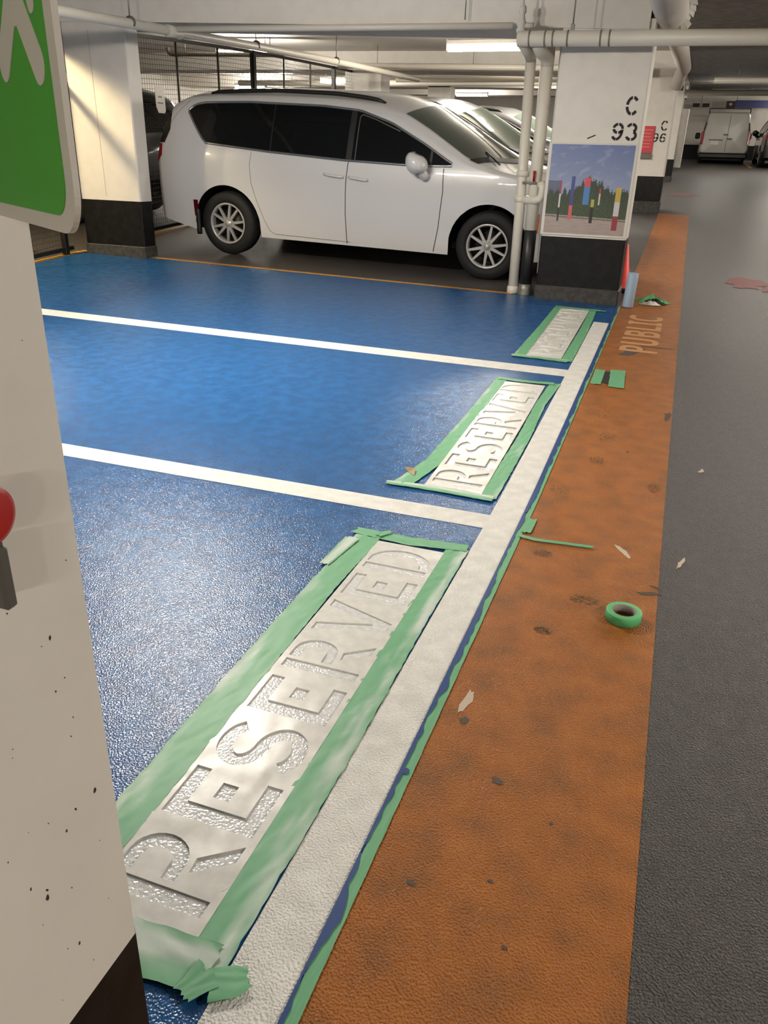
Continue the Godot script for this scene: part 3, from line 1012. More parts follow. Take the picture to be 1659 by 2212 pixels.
func loose_tape() -> void:
	# tape run along the edge of the orange strip
	var s := st(true)
	var pts := []
	for i in 30:
		var z := 0.6 - i * 0.29
		var mid := -0.4105
		if z < -3.0:
			mid = -0.404
		pts.append([mid, z, 0.0135 if z > -3.0 else 0.010])
	tape(s, pts, 0.0036, 91, 0.0, 0.0012)
	var run := solo(s, "masking_tape", M.tape, "long green masking tape run between the blue paint and orange strip", "tape")
	# blue paint brushed over the edge of that tape
	s = st(true)
	nz.seed = 17
	nz.frequency = 1.0
	var n := 380
	for i in n:
		var za := 0.4 - 8.1 * i / n
		var zb := 0.4 - 8.1 * (i + 1) / n
		var f := func(z: float) -> float:
			var v := nz.get_noise_2d(z * 3.2, 0.0) * 0.8 + nz.get_noise_2d(z * 14.0, 5.0) * 0.4
			return -0.4285 + maxf(0.0, 0.009 + 0.022 * v) + (0.012 if z < -3.1 else 0.0)
		var wa: float = f.call(za)
		var wb: float = f.call(zb)
		quad(s, on(-0.4300, za, 0.0066), on(-0.4300, zb, 0.0066), on(wb, zb, 0.0066), on(wa, za, 0.0066))
	patch(s, blot(Vector2(-0.4145, -1.426), Vector2(0.009, 0.011), 0.0, 0.12), 0.0068)
	part(s, "blue_paint_edge", M.blue_dab, run)
	# odd pieces
	s = st(true)
	tape(s, [[-0.385, -2.905, 0.020], [-0.383, -3.045, 0.020]], 0.006, 92)
	solo(s, "tape_scrap", M.tape, "short square of green tape at the end of a stall line", "tape")
	s = st(true)
	tape(s, [[-0.405, -2.865, 0.012], [-0.34, -2.85, 0.012], [-0.22, -2.862, 0.011], [-0.115, -2.872, 0.011]], 0.0065, 93)
	solo(s, "tape_scrap", M.tape, "thin green tape strip lying straight across the orange paint", "tape")
	s = st(true)
	tape(s, [[-0.352, -5.52, 0.034], [-0.348, -5.16, 0.034]], 0.005, 94)
	solo(s, "tape_scrap", M.tape, "green tape square stuck beside the tape edge, next to a black scrap", "tape", "")
	s = st(true)
	tape(s, [[-0.235, -5.56, 0.050], [-0.215, -5.14, 0.050]], 0.005, 95)
	solo(s, "tape_scrap", M.tape, "green tape square lying on bare orange paint past a black scrap", "tape", "")
	s = st(true)
	patch(s, PackedVector2Array([Vector2(-0.315, -5.22), Vector2(-0.265, -5.20), Vector2(-0.275, -5.50), Vector2(-0.325, -5.50)]), 0.004)
	solo(s, "paper_scrap", M.rag_dark, "black paper scrap between two green tape squares", "scrap")
	# the roll
	var r := thing("tape_roll", "roll of green masking tape lying flat on the orange strip", "tape", on(0.037, -2.373, 0.0015))
	s = st(true)
	lathe(s, [Vector2(0.040, 0.001), Vector2(0.056, 0.0), Vector2(0.0585, 0.0015), Vector2(0.0585, 0.0315), Vector2(0.057, 0.033), Vector2(0.040, 0.033)], 56)
	part(s, "tape_coil", M.tape_plain, r)
	s = st(true)
	lathe(s, [Vector2(0.0402, 0.0005), Vector2(0.0402, 0.0332), Vector2(0.0372, 0.0332), Vector2(0.0372, 0.0005), Vector2(0.0402, 0.0005)], 56)
	part(s, "cardboard_core", M.card, r)
	# cone, tube, rag by column C 93
	var c := thing("traffic_cone", "orange traffic cone with black base behind column C 93", "cone", on(-0.47, -8.62, 0.001))
	s = st()
	box(s, Vector3(0, 0.018, 0), Vector3(0.25, 0.034, 0.25), 0.01)
	part(s, "base", M.cone_base, c)
	s = st(true)
	lathe(s, [Vector2(0.098, 0.034), Vector2(0.090, 0.05), Vector2(0.022, 0.455), Vector2(0.016, 0.46), Vector2(0.014, 0.46)], 32)
	part(s, "cone_body", M.cone, c)
	var b := thing("cardboard_tube", "pale blue cardboard tube standing on the orange strip", "tube", on(-0.335, -7.80, 0.001))
	s = st(true)
	var lean := Transform3D(Basis(Vector3.BACK, -0.03), Vector3.ZERO)
	lathe(s, [Vector2(0.0, 0.002), Vector2(0.047, 0.002), Vector2(0.049, 0.01), Vector2(0.049, 0.305), Vector2(0.045, 0.31), Vector2(0.043, 0.305), Vector2(0.043, 0.02), Vector2(0, 0.02)], 28, lean)
	part(s, "tube_wall", M.tube_blue, b)
	var rag := thing("crumpled_tape", "crumpled green tape and black and white paper on the orange strip", "litter", on(-0.13, -8.1, 0.002))
	heap(rag, "green_tape", M.tape_plain, Vector3(0, 0, -0.06), Vector2(0.19, 0.05), 0.075, 61)
	heap(rag, "black_paper", M.rag_dark, Vector3(0.02, 0, 0.02), Vector2(0.12, 0.05), 0.055, 62)
	heap(rag, "white_paper", M.rag_white, Vector3(-0.01, 0, 0.09), Vector2(0.10, 0.05), 0.045, 63)

func heap(t: Node3D, called: String, m: Material, at: Vector3, r: Vector2, h: float, seed_: int) -> void:
	nz.seed = seed_
	nz.frequency = 1.0
	var s := st()
	var n := 22
	var p := func(i: int, j: int) -> Vector3:
		var a := TAU * i / n
		var q := float(j) / 6.0
		var k := 1.0 + 0.35 * nz.get_noise_2d(cos(a) * 2.0, sin(a) * 2.0)
		var y := h * (1.0 - pow(q, 1.3)) * (0.7 + 0.8 * nz.get_noise_2d(cos(a) * q * 4.0 + 9.0, sin(a) * q * 4.0))
		return at + Vector3(cos(a) * q * r.x * k, maxf(y, 0.002 if j < 6 else 0.0), sin(a) * q * r.y * k)
	for i in n:
		for j in 6:
			quad(s, p.call(i, j), p.call(i, j + 1), p.call(i + 1, j + 1), p.call(i + 1, j))
	part(s, called, m, t)

# ---------------------------------------------------------------- pipes
func pipes() -> void:
	# down pipes beside column C 93
	var t := thing("standpipe", "white standpipe: slim and thick down pipes, valve and main beside column C 93", "pipe", on(-1.485, -7.93))
	var s := st(true)
	tube(s, [Vector3(0.03, 0.03, 0), Vector3(0.025, 0.9, 0), Vector3(0.0, 2.06, 0)], 0.047, 20)
	part(s, "pipe_body", M.pipe_white, t)
	s = st(true)
	lathe(s, [Vector2(0.047, 0), Vector2(0.056, 0.01), Vector2(0.056, 0.06), Vector2(0.047, 0.07)], 20, Transform3D(Basis(), Vector3(0.03, 0.0, 0)))
	part(s, "foot_collar", M.pipe_white, t)
	for y in [0.84, 1.06]:
		s = st(true)
		lathe(s, [Vector2(0.047, 0), Vector2(0.06, 0.008), Vector2(0.06, 0.05), Vector2(0.047, 0.058)], 20, Transform3D(Basis(), Vector3(0.026, y, 0)))
		part(s, "coupling", M.pipe_white, t)
	var u := t
	var du := on(-1.335, -7.93) - on(-1.485, -7.93)
	s = st(true)
	tube(s, [du + Vector3(0.0, 0.60, 0), du + Vector3(0.0, 2.12, 0)], 0.058, 22)
	part(s, "upper_pipe", M.pipe_white, u)
	s = st(true)
	tube(s, [du + Vector3(0.0, 0.10, 0), du + Vector3(0.0, 0.60, 0)], 0.0585, 22)
	part(s, "black_lower_pipe", M.pipe_black, u)
	s = st(true)
	lathe(s, [Vector2(0.0, 0.10), Vector2(0.064, 0.10), Vector2(0.066, 0.05), Vector2(0.070, 0.0)], 22, Transform3D(Basis(), du))
	part(s, "foot_sleeve", M.galvanised, u)
	s = st(true)
	tube(s, [du + Vector3(0.06, 1.02, 0.06), du + Vector3(0.085, 0.98, 0.07), du + Vector3(0.085, 0.92, 0.07), du + Vector3(0.07, 0.885, 0.07), du + Vector3(0.03, 0.868, 0.06), du + Vector3(-0.12, 0.866, 0.0)], 0.038, 18)
	part(s, "elbow", M.pipe_white, u)
	s = st(true)
	tube(s, [du + Vector3(-0.005, 1.03, 0.075), du + Vector3(-0.005, 1.12, 0.078)], 0.011, 10)
	part(s, "valve_handle", M.red_lens, u)
	s = st(true)
	tube(s, [du + Vector3(-0.11, 1.015, 0.05), du + Vector3(0.02, 1.015, 0.065)], 0.012, 10)
	part(s, "valve_stem", M.pipe_band, u)
	var c := thing("conduit", "thin grey conduit fixed along the edge of column C 93", "conduit", on(-1.227, -8.0))
	s = st()
	box(s, Vector3(0, 1.25, 0), Vector3(0.034, 2.1, 0.03), 0.004)
	part(s, "channel", M.pipe_wrap, c)
	# big main across the front of column C 93
	var y0 := 2.333
	var g := t
	var dg := Vector3(-1.47, y0, -7.5) - t.position
	s = st(true)
	tube(s, [dg + Vector3(-0.06, 0, 0), dg + Vector3(5.6, -0.045, 0)], 0.058, 24)
	part(s, "pipe_body", M.pipe_white, g)
	for x in [0.04, 0.17, 0.235, 0.355, 0.62, 0.69]:
		s = st(true)
		tube(s, [dg + Vector3(x - 0.006, -0.009 * x, 0), dg + Vector3(x + 0.006, -0.009 * x, 0)], 0.0615, 24)
		part(s, "clamp_ring", M.pipe_band, g)
	for x in [0.385, 1.93]:
		s = st(true)
		tube(s, [dg + Vector3(x, 0.05, 0), dg + Vector3(x, CEIL + fy(-1, -7.5) - y0, 0)], 0.006, 8)
		part(s, "hanger_rod", M.galvanised, g)
		s = st()
		box(s, dg + Vector3(x, 0.075, 0), Vector3(0.03, 0.05, 0.02), 0.003)
		part(s, "rod_clevis", M.galvanised, g)
	s = st(true)
	tube(s, [dg + Vector3(0.10, -0.02, -0.05), dg + Vector3(0.11, -0.07, -0.25), dg + Vector3(0.135, -0.10, -0.40), dg + Vector3(0.135, -0.16, -0.43)], 0.058, 20)
	part(s, "drop_elbow", M.pipe_white, g)
	s = st(true)
	tube(s, [dg + Vector3(-0.03, -0.02, -0.05), dg + Vector3(-0.02, -0.06, -0.3), dg + Vector3(-0.015, -0.10, -0.43)], 0.047, 18)
	part(s, "drop_elbow", M.pipe_white, g)
	# valve on the main's end
	var v := t
	var dv := Vector3(-1.52, y0 + 0.04, -7.56) - t.position
	s = st(true)
	lathe(s, [Vector2(0.03, 0), Vector2(0.045, 0.03), Vector2(0.032, 0.05), Vector2(0.045, 0.075), Vector2(0.03, 0.10), Vector2(0.02, 0.14), Vector2(0.032, 0.16), Vector2(0.028, 0.20), Vector2(0.01, 0.215), Vector2(0.008, 0.26), Vector2(0, 0.262)], 18, Transform3D(Basis(), dv))
	part(s, "valve_body", M.pipe_wrap, v)
	s = st(true)
	tube(s, [dv + Vector3(-0.03, 0.07, 0), dv + Vector3(0.10, 0.06, 0.0)], 0.022, 12)
	part(s, "side_port", M.pipe_wrap, v)
	# branch along the beam and the long line running down the bay
	var l := thing("sprinkler_pipe", "long white sprinkler line with a branch along the beam over the minivan", "pipe", Vector3(-5.0, 2.42, -5.5))
	s = st(true)
	var pb := Vector3(0, 0.07, -2.20)
	tube(s, [pb, pb + Vector3(3.38, -0.035, 0)], 0.028, 16)
	part(s, "branch_pipe", M.pipe_white, l)
	s = st(true)
	tube(s, [pb + Vector3(2.95, 0.02, 0), pb + Vector3(2.95, 0.38, 0)], 0.005, 8)
	part(s, "hanger_rod", M.galvanised, l)
	s = st(true)
	var pts := []
	for i in 12:
		var z := 3.0 - i * 1.2
		var zw := -5.5 + z
		pts.append(Vector3(0, 2.47 + (fy(-5.0, zw) - fy(-5.0, -7.65)) * 0.75 - 2.42, z))
	tube(s, pts, 0.042, 18)
	part(s, "pipe_body", M.pipe_white, l)
	for i in [2, 4, 6, 8]:
		s = st(true)
		tube(s, [pts[i] + Vector3(0, 0.03, 0.3), pts[i] + Vector3(0, 0.34, 0.3)], 0.006, 8)
		part(s, "hanger_rod", M.galvanised, l)
		s = st(true)
		tube(s, [pts[i] + Vector3(0, 0.0, 0.31), pts[i] + Vector3(0, 0.0, 0.285)], 0.050, 18)
		part(s, "hanger_ring", M.galvanised, l)
	s = st(true)
	tube(s, [Vector3(0, 0.047, -2.08), Vector3(0, 0.047, -2.30)], 0.052, 18)
	part(s, "tee_joint", M.pipe_white, l)
	# insulated duct along the aisle edge
	var d := thing("insulated_pipe", "fat white insulated pipe with torn wrap along the aisle ceiling", "pipe", Vector3(-0.345, 2.57, -7.9))
	s = st(true)
	tube(s, [Vector3(0, -0.20, 4.5), Vector3(0, -0.035, 0.75), Vector3(0, 0.0, 0.0), Vector3(0, 0.01, -0.15)], 0.135, 26)
	part(s, "near_sleeve", M.pipe_wrap, d)
	s = st(true)
	tube(s, [Vector3(0, 0.0, -0.1), Vector3(0, 0.15, -3.6), Vector3(0, 0.33, -7.6), Vector3(-0.05, 0.30, -8.0), Vector3(-0.1, 0.1, -8.15)], 0.105, 24)
	part(s, "far_sleeve", M.pipe_wrap, d)
	s = st()
	rng.seed = 5
	for i in 26:
		var a := TAU * i / 26.0
		var a2 := TAU * (i + 1) / 26.0
		var r0 := 0.137
		var r1 := 0.15 + rng.randf() * 0.06 * maxf(0.0, cos(a))
		quad(s, Vector3(cos(a) * r0, sin(a) * r0 + 0.01, -0.02), Vector3(cos(a2) * r0, sin(a2) * r0 + 0.01, -0.02), Vector3(cos(a2) * r1, sin(a2) * r1 + 0.01, -0.17), Vector3(cos(a) * r1, sin(a) * r1 + 0.01, -0.17))
	part(s, "torn_wrap", M.pipe_wrap, d)
	for z in [-0.9, 1.4]:
		s = st(true)
		tube(s, [Vector3(0.0, 0.1, z), Vector3(0.0, 0.34, z)], 0.006, 8)
		part(s, "hanger_rod", M.galvanised, d)
	# services in the bay behind the fence and past the cars
	for q in [[-8.9, -6.68, -13.5, 2.33, 0.035, "dull pipe with an upturned end behind the fence mesh"], [-6.4, -1.3, -15.2, 2.30, 0.05, "white service pipe under the ceiling before column C 96"], [-6.4, -1.3, -18.5, 2.26, 0.06, "white service pipe under the ceiling past column C 96"], [-12.0, -1.3, -21.5, 2.30, 0.07, "thick pale service pipe in the far bay beyond the cars"], [0.2, 3.5, -21.0, 2.33, 0.06, "pale pipe across the aisle ceiling beyond column C 96"], [-1.0, 3.5, -27.0, 2.25, 0.08, "pale duct across the aisle before the cargo van"]]:
		var k := thing("service_pipe", q[5], "pipe", on(q[0], q[2], q[3]))
		s = st(true)
		var e := on(q[1], q[2], q[3]) - k.position
		var run := [Vector3.ZERO, e]
		if q[2] == -13.5:
			run = [Vector3(-0.02, 0.1, 0), Vector3(0, 0.02, 0), Vector3(0.06, 0, 0), e]
		tube(s, run, q[4], 16)
		part(s, "pipe_body", M.pipe_white if q[2] != -13.5 else M.pipe_band, k)
		for f in [0.15, 0.5, 0.85]:
			s = st(true)
			tube(s, [e * f + Vector3(0, q[4] * 0.9, 0), e * f + Vector3(0, CEIL - q[3], 0)], 0.006, 8)
			part(s, "hanger_rod", M.galvanised, k)

# ---------------------------------------------------------------- fence
func fence() -> void:
	var x := -6.58
	for f in [["black wire mesh fence panels behind the minivan", -8.05, -18.4, 1.05, 2.30], ["black wire mesh gate panels along the back of the blue stalls", -4.45, -7.72, 1.05, 1.83]]:
		var t := thing("mesh_fence", f[0], "fence", on(x, f[1]))
		var z: float = f[1]
		var k := 0
		while z > f[2] - 0.02:
			var s := st()
			var fat: float = 0.035 if k in [4, 7, 10] else 0.012
			var p := on(x, z) - t.position
			if f[4] < 2.0:
				fat = 0.03
			box(s, p + Vector3(0, f[4] / 2, 0), Vector3(fat * 2, f[4], fat * 2), 0.003)
			part(s, "post", M.steel_dark, t)
			var zn := maxf(z - f[3], f[2])
			if z - zn > 0.2:
				s = st()
				var n := int((z - zn) / 0.05)
				for i in range(1, n):
					var q := on(x, z - i * 0.05) - t.position
					tube(s, [q + Vector3(0, 0.06, 0), q + Vector3(0, f[4], 0)], 0.0022, 4, false)
				var rows := int(f[4] / 0.055)
				for j in rows:
					tube(s, [on(x, z, 0.06 + j * 0.055) - t.position, on(x, zn, 0.06 + j * 0.055) - t.position], 0.0022, 4, false)
				var w := part(s, "wire_mesh", M.wire, t)
				w.set_meta("kind", "stuff")
			k += 1
			z -= f[3]
		for h in [0.06, f[4] - 0.02]:
			var s2 := st()
			var z2: float = f[1]
			while z2 > f[2]:
				var z3 := maxf(z2 - 0.5, f[2])
				var c := []
				for up in [-0.02, 0.02]:
					for q in [[-0.02, z2], [0.02, z2], [0.02, z3], [-0.02, z3]]:
						c.append(on(x + q[0], q[1], h + up) - t.position)
				hexa(s2, c)
				z2 = z3
			part(s2, "rail", M.steel_dark, t)
	# hanging tag on the mesh
	var g := thing("hanging_sign", "small white plastic tag sign hanging on the fence mesh", "sign", Vector3(-6.555, 2.0, -9.66))
	var s := st()
	var turn := Transform3D(Basis(Vector3(0, 0, -1), Vector3.UP, Vector3(1, 0, 0)), Vector3.ZERO)
	prism(s, PackedVector2Array([Vector2(-0.10, 0.15), Vector2(0.10, 0.16), Vector2(0.11, -0.12), Vector2(0.08, -0.15), Vector2(-0.05, -0.15), Vector2(-0.09, -0.08)]), turn, 0.006)
	part(s, "plate", M.sign_white, g)
	s = st()
	for b in [[0.035, 0.05], [-0.035, 0.075]]:
		box(s, Vector3(0.0068, b[0], 0), Vector3(0.002, 0.018, b[1] * 1.6))
	part(s, "print_lines", M.bracket, g)
	# stored timber and pipe behind the gate
	for b in [[-7.75, -6.45, 0.10, 1.9, 0.05, "weathered timber plank lying behind the gate mesh"], [-7.75, -6.9, 0.07, 2.1, -0.03, "thin dark board lying flat behind the gate mesh"], [-7.8, -7.35, 0.30, 1.6, 0.05, "deep dark timber stored against the pier behind the gate mesh"]]:
		s = st()
		box(s, on(b[0], b[1], b[2] / 2 + 0.01), Vector3(b[3], b[2], 0.14), 0.01, Basis(Vector3.UP, b[4]))
		solo(s, "stored_board", M.timber, b[5], "timber")

# ---------------------------------------------------------------- vehicles
const TOP := [[-2.52, 0.52], [-2.505, 0.9], [-2.47, 1.10], [-2.40, 1.36], [-2.28, 1.62], [-2.12, 1.705], [-1.8, 1.745], [-1.0, 1.77], [0.0, 1.76], [0.35, 1.73], [0.65, 1.645], [1.0, 1.465], [1.4, 1.245], [1.62, 1.13], [1.8, 1.09], [2.1, 1.03], [2.35, 0.94], [2.52, 0.80], [2.60, 0.62], [2.62, 0.5]]
const EDGE := [[-2.52, 0.50], [-2.505, 0.86], [-2.47, 1.05], [-2.38, 1.32], [-2.27, 1.54], [-2.12, 1.62], [-1.8, 1.645], [-1.0, 1.66], [-0.3, 1.65], [0.2, 1.605], [0.5, 1.53], [0.8, 1.385], [1.05, 1.245], [1.26, 1.125], [1.5, 1.065], [1.8, 1.02], [2.1, 0.95], [2.35, 0.86], [2.52, 0.72], [2.60, 0.56], [2.62, 0.48]]
const PLAN := [[-2.52, 0.80], [-2.49, 0.86], [-2.42, 0.92], [-2.2, 0.965], [-1.7, 0.995], [0.0, 1.0], [1.6, 1.0], [2.05, 0.975], [2.3, 0.91], [2.5, 0.80], [2.6, 0.66], [2.62, 0.60]]
const WIDE := [[0.15, 0.93], [0.28, 0.965], [0.40, 0.972], [0.52, 0.985], [0.75, 0.997], [0.95, 0.995], [1.06, 0.975], [1.12, 0.955], [1.35, 0.875], [1.55, 0.79], [1.68, 0.72]]
const AXLE := 1.54
const ARCH := 0.425

func tab(t: Array, x: float) -> float:
	if x <= t[0][0]:
		return t[0][1]
	for i in t.size() - 1:
		if x <= t[i + 1][0]:
			return lerpf(t[i][1], t[i + 1][1], (x - t[i][0]) / (t[i + 1][0] - t[i][0]))
	return t[t.size() - 1][1]

func soft(t: Array, x: float, d: float) -> float:
	return (tab(t, x - d) + tab(t, x + d) + 2.0 * tab(t, x) + tab(t, x - d * 0.5) + tab(t, x + d * 0.5)) / 6.0

func body_z(x: float, y: float) -> float:
	return soft(WIDE, y, 0.05) * soft(PLAN, x, 0.02 if absf(x) > 2.3 else 0.08)

func body_edge(x: float) -> float:
	return soft(EDGE, x, 0.012 if x < -2.2 or x > 2.4 else 0.07)

func body_top(x: float) -> float:
	return maxf(soft(TOP, x, 0.012 if x < -2.2 or x > 2.4 else 0.07), body_edge(x) + 0.01)

func body_low(x: float) -> float:
	var y := 0.225
	if x < -1.9:
		y = lerpf(0.235, 0.36, clampf((-1.9 - x) / 0.62, 0.0, 1.0))
	if x > 2.0:
		y = lerpf(0.225, 0.24, (x - 2.0) / 0.6)
	for c in [-AXLE, AXLE]:
		var d := absf(x - c)
		if d < ARCH:
			y = maxf(y, 0.335 + sqrt(ARCH * ARCH - d * d))
	return y

func roof_pt(x: float, q: float, side: float) -> Vector3:
	var e := body_edge(x)
	var t := body_top(x)
	var f := pow(sin(q * PI / 2), 0.75)
	return Vector3(x, lerpf(e, t, f), body_z(x, e) * (1.0 - q) * side)

func roof_off(x: float, q: float, side: float, d: float) -> Vector3:
	var h := 0.02
	var a := roof_pt(x + h, q, side) - roof_pt(x - h, q, side)
	var q0 := minf(q, 0.97)
	var b := roof_pt(x, q0 + 0.02, side) - roof_pt(x, q0 - 0.0, side)
	var n := a.cross(b).normalized()
	if n.y < 0.0:
		n = -n
	if absf(n.y) < 0.2 and n.x * signf(x) < 0.0:
		n = -n
	return roof_pt(x, q, side) + n * d

# a patch lying on the body side between two curves
func drape(s: SurfaceTool, x0: float, x1: float, lo: Callable, hi: Callable, side: float, off: float, nx := 24, ny := 6) -> void:
	var p := func(i: int, j: int) -> Vector3:
		var x := lerpf(x0, x1, float(i) / nx)
		var y := lerpf(lo.call(x), hi.call(x), float(j) / ny)
		return Vector3(x, y, (body_z(x, y) + off) * side)
	for i in nx:
		for j in ny:
			if side > 0.0:
				quad(s, p.call(i, j), p.call(i + 1, j), p.call(i + 1, j + 1), p.call(i, j + 1))
			else:
				quad(s, p.call(i, j), p.call(i, j + 1), p.call(i + 1, j + 1), p.call(i + 1, j))

func seam(s: SurfaceTool, pts: Array, side: float, w := 0.005) -> void:
	for i in pts.size() - 1:
		var n := 8
		for k in n:
			var a: Vector2 = pts[i].lerp(pts[i + 1], float(k) / n)
			var b: Vector2 = pts[i].lerp(pts[i + 1], float(k + 1) / n)
			var d := (b - a).orthogonal().normalized() * w * 0.5
			var v := []
			for p in [a - d, b - d, b + d, a + d]:
				v.append(Vector3(p.x, p.y, (body_z(p.x, p.y) + 0.0015) * side))
			quad(s, v[0], v[1], v[2], v[3])

const BELT := [[-1.82, 1.19], [-1.46, 1.165], [-1.0, 1.135], [-0.06, 1.095], [0.73, 1.085], [1.10, 1.10]]
const HEAD := [[-2.05, 1.495], [-2.01, 1.54], [-1.94, 1.565], [-1.83, 1.58], [-1.3, 1.60], [-0.4, 1.59], [0.03, 1.56], [0.4, 1.455], [0.79, 1.275], [1.10, 1.11]]

func window_low(x: float) -> float:
	if x < -1.80:
		return lerpf(1.195, 1.485, pow(clampf((-1.80 - x) / 0.25, 0.0, 1.0), 1.15))
	return soft(BELT, x, 0.04)

func window_high(x: float) -> float:
	return soft(HEAD, x, 0.03)

func wheel(t: Node3D, x: float, side: float) -> void:
	var out := Transform3D(Basis(Vector3(1, 0, 0), Vector3(0, 0, side), Vector3(0, -side, 0)), Vector3(x, 0.345, side * 0.86))
	var w := Node3D.new()
	w.name = "wheel"
	t.add_child(w, true)
	w.transform = out
	var s := st(true)
	lathe(s, [Vector2(0.225, -0.11), Vector2(0.27, -0.115), Vector2(0.325, -0.105), Vector2(0.343, -0.08), Vector2(0.346, 0.0), Vector2(0.343, 0.08), Vector2(0.325, 0.105), Vector2(0.27, 0.115), Vector2(0.225, 0.105), Vector2(0.218, 0.08), Vector2(0.215, -0.05), Vector2(0.0, -0.05)], 48)
	part(s, "tyre", M.rubber, w)
	s = st(true)
	lathe(s, [Vector2(0.216, 0.10), Vector2(0.226, 0.107), Vector2(0.222, 0.113), Vector2(0.205, 0.108), Vector2(0.198, 0.085), Vector2(0.205, 0.02)], 48)
	part(s, "rim", M.alloy, w)
	s = st(true)
	lathe(s, [Vector2(0.0, -0.01), Vector2(0.15, -0.01), Vector2(0.15, -0.03), Vector2(0, -0.03)], 32)
	part(s, "brake_disc", M.disc, w)
	var flat := Transform3D(Basis(Vector3(1, 0, 0), Vector3(0, 0, -1), Vector3(0, 1, 0)), Vector3(0, 0.076, 0))
	for k in 5:
		for e in [-1.0, 1.0]:
			var c := TAU * k / 5.0 + PI / 2 + 0.2
			var a0 := Vector2.from_angle(c + e * 0.42) * 0.040
			var a1 := Vector2.from_angle(c + e * 0.36) * 0.204
			var d := (a1 - a0).orthogonal().normalized()
			s = st()
			prism(s, PackedVector2Array([a0 - d * 0.017, a1 - d * 0.011, a1 + d * 0.011, a0 + d * 0.017]), flat, 0.026)
			part(s, "spoke", M.alloy, w)
	s = st(true)
	lathe(s, [Vector2(0, 0.112), Vector2(0.024, 0.110), Vector2(0.030, 0.102), Vector2(0.058, 0.098), Vector2(0.062, 0.07)], 30)
	part(s, "hub", M.alloy, w)

